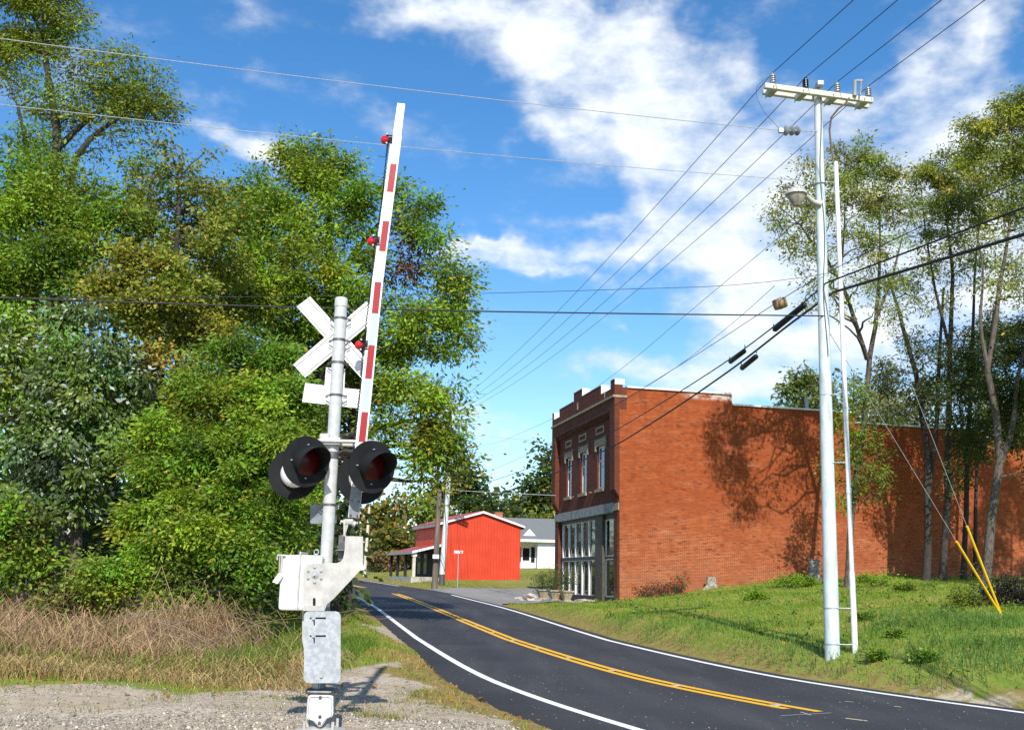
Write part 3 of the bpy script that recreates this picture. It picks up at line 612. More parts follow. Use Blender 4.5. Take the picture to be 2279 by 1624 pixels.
# cover plate with slots
cov = rr(395, 560, 725, 1203, 46, rD); cov = plate(cov, MY - .33, .010).build('cover_plate', 'galv', sig)
plate([rD(388, 510), rD(578, 512), rD(578, 556), rD(388, 556)], MY - .325, .03).build('cover_lip', 'cast', sig)
for yy in (622, 782):
    for pl_ in ([rD(448, yy - 7), rD(592, yy - 9), rD(592, yy + 7), rD(448, yy + 7)], [rD(478, yy), rD(494, yy), rD(494, yy + 64), rD(484, yy + 64)]): plate(pl_, MY - .332, .001).build('slot', 'black', sig)
mb = MB()
for q in (rD(482, 624), rD(482, 782), rD(553, 1143)): mb.lathe([(.022, 0), (.022, .004), (.014, .004), (.014, .018)], PS(q, MY - .332), (0, -1, 0), 10)
mb.build('bolt', 'galv', sig)
plate([rD(380, 300), rD(396, 300), rD(396, 900), rD(380, 820)], MY - .1, .05).build('side_bar', 'cast', sig)
# base
zz = PS(rD(530, 1310), MY - .2)[2]; zt = PS(rD(530, 1210), MY)[2]
px_ = PS(rD(533, 1240))[0]; mb = MB(); mb.tube([(px_, MY, base[2]), (px_, MY, PS(rD(530, 520))[2])], .072, 16); mb.build('pedestal', 'greyplate', sig)
bxx = PS(rD(530, 1400), MY - .2)[0]
mb = MB(); mb.bbox((bxx + .01, MY, base[2] + .22), (.24, .30, .36), .03); mb.build('junction_box', 'greyplate', sig); mb = MB(); mb.bbox((bxx - .125, MY - .02, base[2] + .26), (.035, .26, .40), .012); mb.build('side_cover', 'cast', sig)
mb = MB(); zc = PS(rD(530, 1275), MY - .1)[2]; mb.bbox((bxx, MY - .06, zc), (.32, .26, .05), .01); mb.tube([(bxx - .13, MY - .2, zc), (bxx + .13, MY - .2, zc)], .025, 8); mb.build('clamp_collar', 'steel', sig)
lid = [rD(437, 1318), rD(458, 1308), rD(632, 1311), rD(656, 1325), rD(657, 1480), rD(645, 1505), rD(600, 1525), rD(575, 1560), rD(553, 1592), rD(530, 1594), rD(503, 1570), rD(480, 1545), rD(430, 1528), rD(420, 1505)]
c = np.mean([PS(p, MY - .22) for p in lid], 0); o = [PS(p, MY - .22) for p in lid]
plate(lid, MY - .22, .06).build('junction_cover', 'lidwhite', sig)
mb = MB(); q = [c + (p - c) * .90 - [0, .006, 0] for p in o]; mb.tube(q + [q[0]], .0045, 5); mb.build('cover_rib', 'galv', sig)
mb = MB()
for q in (rD(543, 1330), rD(540, 1502), rD(535, 1560)): mb.lathe([(.018, 0), (.018, .012), (.010, .02)], PS(q, MY - .222), (0, -1, 0), 10)
mb.build('bolt', 'steel', sig)
mb = MB(); mb.lathe([(.27, 0), (.27, .045), (.20, .06), (.12, .10)], (bxx, MY - .02, base[2] - .01), n=28)
for k in range(4): a = PI / 4 + k * PI / 2; mb.tube([(bxx + .22 * math.cos(a), MY + .22 * math.sin(a), base[2]), (bxx + .22 * math.cos(a), MY + .22 * math.sin(a), base[2] + .13)], .018, 8)
mb.build('base_flange', 'cast', sig)
mb = MB(); a = PS(rC(640, 1580), MY - .1); b = PS(rC(795, 1400), MY - .2); m_ = (a + b) / 2 + [.08, 0, -.06]; q = [(1 - u) ** 2 * b + 2 * u * (1 - u) * m_ + u * u * a for u in np.linspace(0, 1, 14)]; mb.tube(q, .007, 6); mb.build('loop_cable', 'rubber', sig)

# ------------------------------------------------------------------ brick building
bb = thing('brick_building', 'two-storey red brick store building with stepped parapet, tall shop windows and long plain side wall', 'building', BC, rz=BYAW)
def B(mb, name, mat, parent=bb): return mb.build(name, mat, parent, local=True)
LEN, WID = 34.0, 11.2
STEPS = ((0.36, 5.78, 10.0), (5.78, 12.4, 9.47), (12.4, 19.6, 8.95), (19.6, LEN, 8.58))
mb = MB(); mb.bx(0, .36, -.0, .36, -1.5, 8.95)
for a, b, z in STEPS: mb.bx(a, b, 0, .36, -1.5, z)
B(mb, 'side_wall', 'brick')
mb = MB()
for a, b, z in STEPS: mb.bx(a, b, WID - .36, WID, -1.5, z)
mb.bx(LEN - .3, LEN, .36, WID - .36, -1.5, 8.5); B(mb, 'rear_wall', 'brick')
mb = MB()
for a, b, z in STEPS: mb.bx(a + (.002 if a else 0), b - .03, -.09, .40, z + .002, z + .09)
B(mb, 'coping', 'whitestone')
mb = MB(); mb.bx(.4, LEN - .3, .36, WID - .36, 8.0, 8.15); B(mb, 'roof', 'dark')
mb = MB(); mb.bx(.4, LEN - .3, .36, WID - .36, -.2, .02); B(mb, 'floor', 'floor')
mb = MB(); mb.bx(.4, 12, .36, WID - .36, 4.55, 4.7); B(mb, 'ceiling', 'dark')
mb = MB(); mb.bx(5.2, 5.3, .36, WID - .36, 0, 8); B(mb, 'inner_wall', 'dark')
# front wall, lower piers and upper storey around the three windows
wins = ((2.28, 3.41), (5.22, 6.26), (7.99, 8.96)); wz0, wz1 = 5.42, 7.56
mb = MB()
mb.bx(0, .36, .36, .86, -1.2, 4.62); mb.bx(0, .36, 10.5, WID - .36, -1.2, 4.62); mb.bx(0, .36, WID - .36, WID, -1.2, 8.95)
ws = [.36] + [x for w in wins for x in w] + [WID - .36]
mb.bx(0, .3, .36, WID - .36, 4.62, wz0); mb.bx(0, .3, .36, WID - .36, wz1, 8.95)
for k in range(0, 8, 2): mb.bx(0, .3, ws[k], ws[k + 1], wz0, wz1)
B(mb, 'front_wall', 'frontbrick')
mb = MB()
for a, b in ((0, .72), (10.44, 11.2)):
    mb.bx(-.25, -.002, a, b, 5.15, 8.95)
    for k in range(4): mb.bx(-.25 + .055 * (k + 1), -.002, a, b, 5.15 - .09 * (k + 1), 5.15 - .09 * k)
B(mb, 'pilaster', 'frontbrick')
mb = MB(); mb.bx(-.25, .358, 0, WID, 8.952, 9.53); mb.bx(-.25, .358, 0, WID, 9.64, 10.02)
for k in range(3): mb.bx(-.25 + .06 * (k + 1), -.002, .72, 10.44, 8.952 - .07 * (k + 1), 8.952 - .07 * k)
for a, b, z in ((0, .6, 10.40), (2.09, 5.3, 10.45), (5.3, 6.85, 10.86), (6.85, 9.66, 10.42), (10.84, 11.2, 10.40)): mb.bx(-.25, .16, a, b, 10.02, z)
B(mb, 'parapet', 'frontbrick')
mb = MB(); mb.bx(-.33, .36, -.03, .25, 9.532, 9.638); mb.bx(-.33, -.0, .25, WID, 9.532, 9.638); B(mb, 'stone_band', 'stone')
mb = MB()
for a, z, zb_ in ((2.09, 10.45, 10.03), (5.3, 10.86, 10.46), (10.84, 10.40, 10.03)): mb.bx(-.252, .18, a - .03, a - .002, zb_, z + .03)
mb.bx(-.24, .25, -.012, -.002, 10.15, 10.42)
mb.bx(-.252, .18, 9.662, 9.69, 10.03, 10.43)
for a, b, z in ((0, .6, 10.40), (2.09, 5.3, 10.45), (5.3, 6.85, 10.86), (6.85, 9.66, 10.42), (10.84, 11.2, 10.40)): mb.bx(-.27, .18, a, b, z + .002, z + .035)
mb.bx(-.0, .36, .62, 2.05, 10.022, 10.04); mb.bx(0, .36, 9.7, 10.8, 10.022, 10.04); B(mb, 'parapet_cap', 'whitestone')
mb = MB(); mb.bx(-.27, -.25, 6.02, 6.2, 9.85, 10.25); mb.bx(-.27, -.25, 1.45, 1.55, 9.72, 10.0)
for (a, b), (za, zc_) in zip(((2.30, 3.68), (5.24, 6.58), (8.0, 9.14)), ((8.16, 8.54),) * 3):
    for bx_ in ((a, b, zc_ - .09, zc_), (a, b, za, za + .09), (a, a + .13, za + .09, zc_ - .09), (b - .13, b, za + .09, zc_ - .09)): mb.bx(-.03, -.002, *bx_)
B(mb, 'stone_panel', 'stone')
mb = MB()
for a, b in wins: mb.bx(-.04, -.002, a - .12, b + .12, wz1 + .0, wz1 + .36); mb.bx(-.055, -.002, a - .32, a - .122, wz1 - .22, wz1 + .40); mb.bx(-.055, -.002, b + .122, b + .32, wz1 - .22, wz1 + .40)
B(mb, 'window_lintel', 'stone')
mb = MB()
for a, b in wins: mb.bx(-.10, .10, a - .06, b + .22, wz0 - .15, wz0 - .002)
B(mb, 'window_sill', 'stone')
for a, b in wins:
    mb = MB(); zm = 6.82
    mb.bx(.08, .14, a, a + .10, wz0, wz1); mb.bx(.08, .14, b - .10, b, wz0, wz1); mb.bx(.08, .14, a + .1, b - .1, wz1 - .1, wz1); mb.bx(.08, .14, a + .1, b - .1, wz0, wz0 + .1); mb.bx(.085, .135, a + .1, b - .1, zm - .04, zm + .04)
    w = B(mb, 'window', 'trim'); mb = MB(); mb.bx(.105, .115, a + .1, b - .1, wz0 + .1, zm - .04); mb.bx(.11, .12, a + .1, b - .1, zm + .04, wz1 - .1); B(mb, 'pane', 'glass', w)
    mb = MB(); mb.bx(.30, .32, a, b, wz0, zm); B(mb, 'window_shade', 'shingle', w)
mb = MB(); mb.bx(-.05, .30, .80, 10.5, 4.17, 4.618); B(mb, 'steel_lintel', 'lintel')
mb = MB(); mb.bx(-.052, .0, .06, .798, 4.22, 4.56); mb.bx(-.052, .0, 10.502, 11.15, 4.22, 4.56); B(mb, 'end_block', 'stone')
mb = MB(); [mb.tube([(-.14, w_, 5.32), (.05, w_, 5.36)], .05, 8) for w_ in (4.35, 7.55)]; B(mb, 'wall_anchor', 'rust')
# shop front
X0 = .20; bays = np.linspace(4.25, 10.30, 6)
mb = MB(); mb.bx(X0 - .06, X0 + .14, 4.1, 10.5, 4.0, 4.17); mb.bx(X0 - .06, X0 + .14, 4.1, 10.5, 2.02, 2.18); mb.bx(X0 - .06, X0 + .14, 4.1, 10.5, -.1, .24); mb.bx(X0 + .05, X0 + .2, .86, 2.95, 3.92, 4.17); mb.bx(X0 + .05, X0 + .2, .86, 2.95, -.1, .22); mb.bx(X0 + .05, X0 + .2, .86, 2.95, 2.03, 2.13)
for w_ in bays: mb.bx(X0 - .02, X0 + .1, w_ - .05, w_ + .05, .24, 2.02); mb.bx(X0 - .02, X0 + .1, w_ - .05, w_ + .05, 2.18, 4.0)
mb.bx(X0 - .02, X0 + .1, 10.352, 10.5, .24, 4.0)
B(mb, 'shopfront_frame', 'brownframe')
mb = MB(); mb.bx(X0 - .08, X0 + .3, 2.95, 4.1, -.1, 4.17); B(mb, 'shopfront_panel', pmat('taupe_panel', (.085, .068, .055), (.06, .05, .04), 4, .7))
for k in range(5):
    a, b = bays[k] + .05, bays[k + 1] - .05
    for z0_, z1_ in ((.24, 2.02), (2.18, 4.0)):
        mb = MB(); mb.bx(X0 + .0, X0 + .08, a, a + .035, z0_, z1_); mb.bx(X0 - .03, X0 + .07, b - .13, b - .001, z0_ + .002, z1_ - .002); mb.bx(X0 + .02, X0 + .08, a + .035, b - .13, z0_, z0_ + .05); mb.bx(X0 + .02, X0 + .08, a + .035, b - .13, z1_ - .05, z1_)
        w = B(mb, 'shop_window', 'trim'); mb = MB(); mb.bx(X0 + .05, X0 + .06, a + .035, b - .13, z0_ + .05, z1_ - .05); B(mb, 'pane', 'shopglass', w)
        if z0_ > 1: mb = MB(); mb.bx(X0 + .35, X0 + .37, a, b, 2.5 + .1 * k, 4.0); B(mb, 'blind', 'soffit', w)
for z0_, z1_ in ((.22, 2.03), (2.13, 3.92)):
    mb = MB(); mb.bx(X0 + .08, X0 + .16, 2.80, 2.95, z0_, z1_); mb.bx(X0 + .08, X0 + .16, .86, 2.80, z1_ - .06, z1_); mb.bx(X0 + .08, X0 + .16, .86, 2.80, z0_, z0_ + .06)
    w = B(mb, 'shop_window', 'trim'); mb = MB(); mb.bx(X0 + .11, X0 + .12, .86, 2.80, z0_ + .06, z1_ - .06); B(mb, 'pane', 'shopglass', w)
mb = MB(); mb.tube([(10.3, .9, 8.1), (10.3, .9, 10.15)], .09, 12); mb.lathe([(.13, 0), (.13, .06), (.02, .14)], (10.3, .9, 10.15), n=12); B(mb, 'roof_vent', 'galv')
lt = thing('ladder', 'tall pale ladder leaning inside the dark right bay of the shop window', 'ladder', bw(.65, 1.3, 0), rz=BYAW)
mb = MB(); 
for s_ in (0, .42): mb.tube([(-.28, -.25 + s_ * 1.0, .02), (.10, -.40 + s_, 3.1)], .022, 8)
mb.build('rail', 'soffit', lt, local=True); mb = MB()
for k in range(1, 10): f_ = k / 10; mb.tube([(-.28 + .38 * f_, -.25 - .15 * f_, .02 + 3.08 * f_), (-.28 + .38 * f_, .17 - .15 * f_, .02 + 3.08 * f_)], .014, 6)
mb.build('rung', 'soffit', lt, local=True)
# slab, planters, loose stones
sl = [bw(-.02, .15, 0), bw(-.02, 12.4, 0), bw(-1.2, 12.9, 0), bw(-1.75, 10.2, 0), bw(-1.6, 7.4, 0), bw(-1.25, 5.0, 0), bw(-1.1, 2.6, 0), bw(-.6, .4, 0)]
mb = MB(); mb.prism([p + [0, 0, -.5] for p in sl], (0, 0, .42)); o = mb.build('concrete_step', 'concrete'); tag(o, 'pale broken concrete step running along the foot of the shop front', 'step')
def rock(name, c, size, label, group=None, mat='rock', seed=0):
    bm_ = __import__('bmesh').new(); __import__('bmesh').ops.create_icosphere(bm_, subdivisions=2, radius=1); r_ = np.random.default_rng(seed)
    for v in bm_.verts: k = 1 + .28 * r_.normal(); v.co = Vector((v.co.x * size[0] * k, v.co.y * size[1] * k, max(v.co.z * size[2] * k, -size[2] * .4)))
    me = bpy.data.meshes.new(name); bm_.to_mesh(me); bm_.free(); o = bpy.data.objects.new(name, me); col.objects.link(o); o.location = tuple(map(float, c)); me.materials.append(MAT[mat]); return tag(o, label, 'rock', group)
rock('rock', bw(-1.85, 9.35, -.02), (.42, .30, .24), 'large pale boulder at the left front corner of the concrete step', seed=1)
rock('rock', bw(-1.9, 10.1, -.1), (.26, .2, .16), 'small tan stone just left of the large pale boulder', seed=2)
rock('rock', bw(-1.85, 8.2, -.14), (.34, .2, .16), 'flat buff stone lying right of the large pale boulder', seed=3)
rock('rock', bw(-.55, 3.6, .0), (.55, .3, .07), 'thin flat slab of stone on the step below the brown door panel', seed=4)
rock('rock', bw(-1.75, 11.2, -.1), (.6, .3, .12), 'long low pinkish stone at the outer end of the concrete step', seed=5)

def leafset(centers, rad, n, L, Wd, cols, r, flat=.55, up=.62, droop=.35, jit=.18, yel=0.0, ycol=(.42, .32, .03)):
    centers = np.asarray(centers); K = len(centers); N = K * n; idx = np.repeat(np.arange(K), n); rad = np.broadcast_to(rad, (K,))[idx][:, None]
    off = r.normal(size=(N, 3)) * rad * np.array([1, 1, flat]) * .62; p = centers[idx] + off
    d = off / (rad + 1e-6) * np.array([1, 1, .4]) + r.normal(size=(N, 3)) * .5 + np.array([0, 0, -droop]); d /= np.linalg.norm(d, axis=1)[:, None]
    nn = np.array([0, -.42, up]) + r.normal(size=(N, 3)) * .62; s = np.cross(d, nn); s /= np.linalg.norm(s, axis=1)[:, None] + 1e-9
    k_ = np.clip(np.exp(r.normal(size=(N, 1)) * .26), .55, 1.55); l = L * k_ * r.uniform(.75, 1.2, (N, 1)); w = Wd * k_ * r.uniform(.7, 1.35, (N, 1))
    V = np.stack([p, p + d * l * .45 + s * w * .5, p + d * l, p + d * l * .45 - s * w * .5], 1)
    c = np.asarray(cols)[idx] * (1 + r.normal(size=(N, 1)) * jit); c = c * (1 + r.normal(size=(N, 3)) * .05)
    if yel > 0: m = r.random(N) < yel; c[m] = np.array(ycol) * r.uniform(.6, 1.2, (m.sum(), 1))
    return V.reshape(-1, 3), np.repeat(np.clip(c, .003, .9), 4, axis=0)

def planter(w_, label):
    b = bw(-.95, w_, -.08); t_ = thing('planter', label, 'planter', b, 'three concrete planters on the step', BYAW)
    mb = MB(); n = 4
    def sq(h, a): return [(-a, -a * 1.3, h), (a, -a * 1.3, h), (a, a * 1.3, h), (-a, a * 1.3, h)]
    rings = [sq(0, .20), sq(.06, .20), sq(.09, .15), sq(.46, .27), sq(.47, .31), sq(.54, .31), sq(.54, .26), sq(.44, .24)]
    V = [p for q in rings for p in q]; F = [(i * 4 + j, i * 4 + (j + 1) % 4, i * 4 + 4 + (j + 1) % 4, i * 4 + 4 + j) for i in range(len(rings) - 1) for j in range(4)] + [(3, 2, 1, 0), tuple(28 + j for j in range(4))]
    mb.add(V, F); mb.build('pot', 'pot', t_, local=True)
    r = np.random.default_rng(int(w_ * 10)); cs = r.normal(size=(26, 3)) * [.22, .26, .30] + [0, 0, 1.0]; mb = MB()
    for c in cs: mb.tube([(0, 0, .45), tuple(c * [.5, .5, .8]), tuple(c)], .006, 4)
    mb.build('stem', 'darkbark', t_, local=True); V, c = leafset(cs, .2, 34, .075, .04, np.array([(.05, .10, .02)] * 26) * r.uniform(.7, 1.4, (26, 1)), r); V = np.asarray(V)
    o = fastmesh('foliage', V, 4, 'leaf', c); o.parent = t_
planter(10.2, 'concrete planter with a leafy rose at the far left end of the step'); planter(7.75, 'middle one of the three concrete planters on the step'); planter(5.45, 'concrete planter nearest the brown door panel, with a leafy rose')

# ------------------------------------------------------------------ steel utility pole
PY = 21.5; pb = W(1853, 1466, PY); pb[2] = zg(pb[0], pb[1]) - .0; pt = W(1824, 190, PY); pt[0] = pb[0] + .2
up_ = thing('utility_pole', 'tall pale galvanized steel utility pole with double crossarm standing on the grass bank', 'utility pole', pb)
ax = lambda z: np.array([pb[0] + (pt[0] - pb[0]) * (z - pb[2]) / (pt[2] - pb[2]), PY, z])
mb = MB(); mb.tube([ax(pb[2] - .3), ax(pb[2] + 1.9)], [.152, .150], 24); mb.tube([ax(pb[2] + 1.9), ax(pb[2] + 6)], [.146, .125], 24); mb.tube([ax(pb[2] + 6), ax(pt[2])], [.125, .085], 24); mb.build('pole_shaft', 'poleg', up_)
wd = np.array([.223, -.975, 0]); adir = np.array([.975, .223, 0])
def on_arm(px, py, dy=0):      # a pixel on the vertical plane of the crossarm
    d = ray(px, py); P0 = np.array([pt[0], PY + dy, 0]); n = np.array([adir[1], -adir[0], 0]); tt = ((P0 - ORG) @ n) / (d @ n); return ORG + d * tt
for dy, a, b in ((-.2, (1701, 184), (1942, 232)), (.2, (1697, 196), (1932, 244))):
    A_, B_ = on_arm(*a, dy), on_arm(*b, dy); zc_ = (A_[2] + B_[2]) / 2; A_[2] = B_[2] = zc_; m_ = Matrix.Rotation(math.atan2(adir[1], adir[0]), 3, 'Z')
    mb = MB(); mb.bbox((A_ + B_) / 2, (np.linalg.norm(B_ - A_), .10, .125), .012, m_); mb.build('crossarm', 'paintwood', up_)
    if dy < 0: armA, armB, armz = A_, B_, zc_ + .0625
mb = MB()
for f_ in (.08, .35, .63, .92):
    q = armA + (armB - armA) * f_; mb.tube([q + [0, -.1, -.0], q + [-.05, .5, -.02]], .012, 6); mb.box(q + [0, .2, -.01], (.14, .30, .12), Matrix.Rotation(.22, 3, 'Z'))
mb.bbox(ax(pt[2] - .06), (.15, .5, .12), .02); mb.build('arm_bracket', 'galv', up_)
def insul(p, h, r, mat, k=4):
    prof = [(.02, -.06), (.03, 0)]
    for i in range(k): z = h * (.12 + .75 * i / k); prof += [(r * .62, z), (r, z + .012), (r * .95, z + .035), (r * .62, z + .05)]
    prof += [(r * .5, h * .9), (r * .55, h), (.0, h)]
    mb = MB(); mb.lathe(prof, p, n=14); return mb.build('insulator', mat, up_)
ins = []
for px, py, mat in ((1720, 176, 'porcelain'), (1793, 192, 'brownglaze'), (1864, 208, 'porcelain'), (1933, 222, 'porcelain')):
    q = on_arm(px, py, -.2); q[2] = armz; insul(q, .27, .07, mat); ins.append(q + [0, 0, .28])
for px, py in ((1780, 195), (1852, 208), (1925, 226)):
    q = on_arm(px, py, .2); q[2] = armz; insul(q, .20, .06, 'porcelain', 3)
q = on_arm(1902, 214, -.28); mb = MB(); mb.tube([q, q + [.03, 0, .38]], [.05, .045], 10); mb.tube([q + [.12, -.02, 0], q + [.16, -.02, .36]], .02, 8); mb.box(q + [.12, 0, .38], (.16, .05, .05)); mb.build('fuse_cutout', 'porcelain', up_)
# riser cable and conduit
cond = [(1857, 365), (1866, 600), (1876, 1000), (1884, 1300), (1887, 1458)]
cp_ = [W(px, py, PY - .05) for px, py in cond]
for k, q in enumerate(cp_): q[0] = cp_[-1][0] + (cp_[0][0] - cp_[-1][0]) * k / 4 * 0 + (pb[0] + .44 - cp_[-1][0]); q[1] = PY - .1
ztop = W(1857, 365, PY)[2]; zlow = zg(cp_[-1][0], PY - .1); xx = pb[0] + .43
cx = lambda z: xx - .0 + (W(1857, 365, PY)[0] - xx) * (z - zlow) / (ztop - zlow)
mb = MB(); mb.tube([(cx(z), PY - .1, z) for z in np.linspace(zlow - .1, ztop, 8)], .05, 12); mb.tube([(cx(zlow), PY - .1, zlow - .1), (cx(zlow + 1.6), PY - .1, zlow + 1.6)], .062, 12)
for z in (zlow + 3.2, zlow + 5, zlow + 7.6): mb.tube([(cx(z), PY - .1, z), (cx(z), PY - .1, z + .12)], .057, 12)
mb.build('conduit', 'white', up_)
mb = MB()
for py_ in (410, 880, 1030, 1352, 1432):
    z = W(1850, py_, PY)[2]; c = ax(z); mb.tube([c + [.05, -.11, 0], (cx(z) - .04, PY - .11, z)], .012, 6)
    rr_ = .16 if z < 3 else .13; mb.lathe([(rr_, -.012), (rr_, .012)], c, n=20)
mb.build('standoff_bracket', 'galv', up_)
mb = MB(); pth = [W(1857, 368, PY), W(1850, 330, PY), W(1846, 290, PY - .05), W(1850, 262, PY - .15), W(1866, 242, PY - .25), W(1880, 232, PY - .3), W(1890, 218, PY - .3)]; mb.tube(pth, .022, 8); mb.build('riser_cable', 'rust', up_)
mb = MB(); mb.tube([ax(pt[2]) + [-.05, -.1, 0]] + [ax(z) + [.03 * math.sin(z * 2.2), -.125 - .004 * (12 - z), 0] for z in np.linspace(pt[2] - .4, 6.5, 24)], .008, 5); mb.build('ground_wire', 'steel', up_)
# strain insulator string with its rod
sA = W(1832, 293, PY); mb = MB(); mb.tube([sA, W(1776, 291, PY - .25)], .012, 6); e_ = W(1738, 291, PY - .45); mb.tube([W(1776, 291, PY - .25), e_], .02, 6); mb.box(e_, (.10, .08, .10)); mb.build('strain_rod', 'galv', up_)
u = e_ - sA; u /= np.linalg.norm(u)
for px in (1774, 1762, 1749):
    c = W(px, 291, PY - .25 - (1774 - px) * .007); mb = MB(); mb.lathe([(.03, -.03), (.10, -.02), (.115, .0), (.10, .012), (.03, .03)], c, u, 18); mb.build('insulator_disc', 'porcelain', up_)
# street lamp on the pole
la = ax(W(1835, 458, PY)[2]); lh = W(1772, 432, PY - .35)
mb = MB(); q = [la + [-.02, -.1, 0], la + (lh - la) * .3 + [0, 0, .0], la + (lh - la) * .7 + [0, 0, .09], lh + [.03, 0, .10]]; mb.tube(q, [.085, .06, .05, .045], 10); mb.lathe([(.0, .16), (.08, .15), (.19, .08), (.235, .02), (.235, -.02), (.2, -.01)], lh, n=24); lam = mb.build('lamp_head', 'cast', up_)
mb = MB(); mb.lathe([(.20, -.005), (.19, -.06), (.155, -.17), (.10, -.235), (.085, -.27), (.0, -.28)], lh, n=24); mb.build('lamp_bowl', 'bowl', lam)

# ------------------------------------------------------------------ wires
def wire(name, label, P, r, mat='rubber', sag=0, n=24, cat='wire', group='overhead wires', seg=6):
    Q = []
    P = [np.array(p, float) for p in P]
    if len(P) == 2: 
        for u in np.linspace(0, 1, n): Q.append(P[0] * (1 - u) + P[1] * u - np.array([0, 0, sag * 4 * u * (1 - u)]))
    else:
        d = np.r_[0, np.cumsum([np.linalg.norm(P[i + 1] - P[i]) for i in range(len(P) - 1)])]; s = np.linspace(0, d[-1], n); A_ = np.array(P)
        ks = 5; X = np.c_[[np.interp(s, d, A_[:, i]) for i in range(3)]].T; k = np.ones(ks) / ks; Xp = np.pad(X, ((2, 2), (0, 0)), 'reflect', reflect_type='odd'); Q = np.c_[[np.convolve(Xp[:, i], k, 'valid') for i in range(3)]].T
    o = MB().tube(Q, r, seg).build(name, mat); return tag(o, label, cat, group)
def onward(a, b, L, dz): a, b = np.array(a), np.array(b); d = (a - b) / np.linalg.norm(a - b); return a + d * L + np.array([0, 0, dz])
FY = 72.0; fb = W(983, 1303, FY); fb[2] = zg(fb[0], fb[1]); ft = W(1010, 900, FY)
farins = [W(px, 905, FY - .3 + .1 * k) for k, px in enumerate((1000, 1018, 1036, 1053))]
lab = ['power line from the leftmost insulator of the near crossarm to the far steel pole', 'power line from the black insulator of the near crossarm to the far steel pole',
       'power line from the third insulator of the near crossarm to the far steel pole', 'power line from the rightmost insulator of the near crossarm to the far steel pole']
lab2 = [s.replace('to the far steel pole', 'rising overhead toward the viewer') for s in lab]
for k in range(4):
    wire('power_line', lab[k], (ins[k], farins[k]), .0085, sag=.75, group='power lines from the crossarm', n=40)
    wire('power_line', lab2[k], (ins[k], ins[k] + np.array([.223, -.975, 0]) * 40), .0085, sag=.5, group='power lines from the crossarm', n=40)
wire('power_line', 'upper pale wire from the left edge to the strain insulator string', (e_, onward(W(-220, 28, 16.5), e_, 14, 0)), .0075, 'galv', .25, group='pale wires to the left', n=40)
wire('power_line', 'lower pale wire from the left edge to the steel pole', (ax(W(1832, 405, PY)[2]), onward(W(-220, 166, 16.5), ax(W(1832, 405, PY)[2]), 14, 0)), .0065, 'galv', .35, group='pale wires to the left', n=40)
j = W(1690, 190, PY - .3); wire('jumper_wire', 'thin loose jumper wire curling down to the strain insulator string', (W(1708, 172, PY - .2), W(1683, 192, PY - .3), W(1683, 215, PY - .3), W(1700, 250, PY - .4), W(1738, 290, PY - .45)), .005, n=30)
# communication cables
ZB = lambda px, py, Y: W(px, py, Y)
WB = np.array(W(967, 1309, 69)); WB[2] = zg(WB[0], WB[1])
c1 = [onward(ZB(2420, 478, 13.5), ZB(2279, 522, 14.8), 16, 0), ZB(2420, 478, 13.5), ZB(2279, 522, 14.8), ZB(2060, 588, 17.8), ZB(1856, 650, 21.25), ZB(1760, 718, 24), ZB(1655, 803, 27.5), ZB(1520, 897, 33), ZB(1380, 986, 41), ZB(1237, 1052, 50), ZB(1100, 1103, 60), ZB(975, 1128, 69)]
wire('telephone_cable', 'thick black telephone cable, the lower of the two running along the poles', c1[:5], .031, n=30, cat='cable', group='telephone cables', seg=8); wire('telephone_cable', 'thick black telephone cable beyond the steel pole with one splice case near its middle', c1[4:], .026, n=60, cat='cable', group='telephone cables', seg=8)
c2 = [onward(ZB(2420, 410, 13.5), ZB(2279, 462, 14.8), 16, 0), ZB(2420, 410, 13.5), ZB(2279, 462, 14.8), ZB(2060, 545, 17.8), ZB(1838, 630, 21.25), ZB(1775, 686, 24), ZB(1640, 790, 27.5), ZB(1500, 880, 33), ZB(1375, 955, 41), ZB(1237, 1020, 50), ZB(1120, 1062, 58), ZB(975, 1105, 69)]
wire('telephone_cable', 'thinner black telephone cable just above the thick one at right', c2[:5], .019, n=30, cat='cable', group='telephone cables', seg=8); wire('telephone_cable', 'thinner black telephone cable beyond the steel pole with two splice cases', c2[4:], .017, n=60, cat='cable', group='telephone cables', seg=8)
c3 = [onward(ZB(2420, 335, 13.5), ZB(2279, 397, 14.8), 16, 0), ZB(2420, 335, 13.5), ZB(2279, 397, 14.8), ZB(2060, 500, 17.8), ZB(1840, 604, 21.3), ZB(1735, 668, 25), ZB(1600, 758, 29), ZB(1440, 858, 36), ZB(1330, 925, 44), ZB(1235, 984, 51), ZB(1060, 1062, 66), ZB(985, 1085, 71.8)]
wire('service_wire', 'thin twisted wire above the telephone cables that carries the wooden block', c3, .009, n=80, group='service wires', seg=6)
wire('service_wire', 'thin wire running from below the street lamp past the roof corner to the far pole', [ax(W(1835, 448, PY)[2]), ZB(1763, 505, 23.5), ZB(1580, 655, 29), ZB(1403, 806, 37), ZB(1235, 930, 51), ZB(1110, 985, 62), ZB(1008, 1000, 72)], .007, n=50, group='service wires', seg=5)
wire('service_wire', 'thin drop wire descending from the bent tap to the shop front', [ZB(1724, 636, 21), ZB(1640, 712, 25), ZB(1520, 808, 31), ZB(1400, 886, 38), ZB(1280, 950, 46.5)], .006, n=30, group='service wires', seg=5)
wire('service_wire', 'thin wire reaching left from the bent tap across the sky into the trees', [ZB(1855, 606, 21.4), ZB(1724, 634, 21), ZB(1500, 640, 20.5), ZB(1060, 654, 19.5), ZB(560, 661, 18.5), ZB(-150, 664, 16.5), onward(ZB(-150, 664, 16.5), ZB(560, 661, 18.5), 14, .3)], .006, n=40, group='service wires', seg=5)
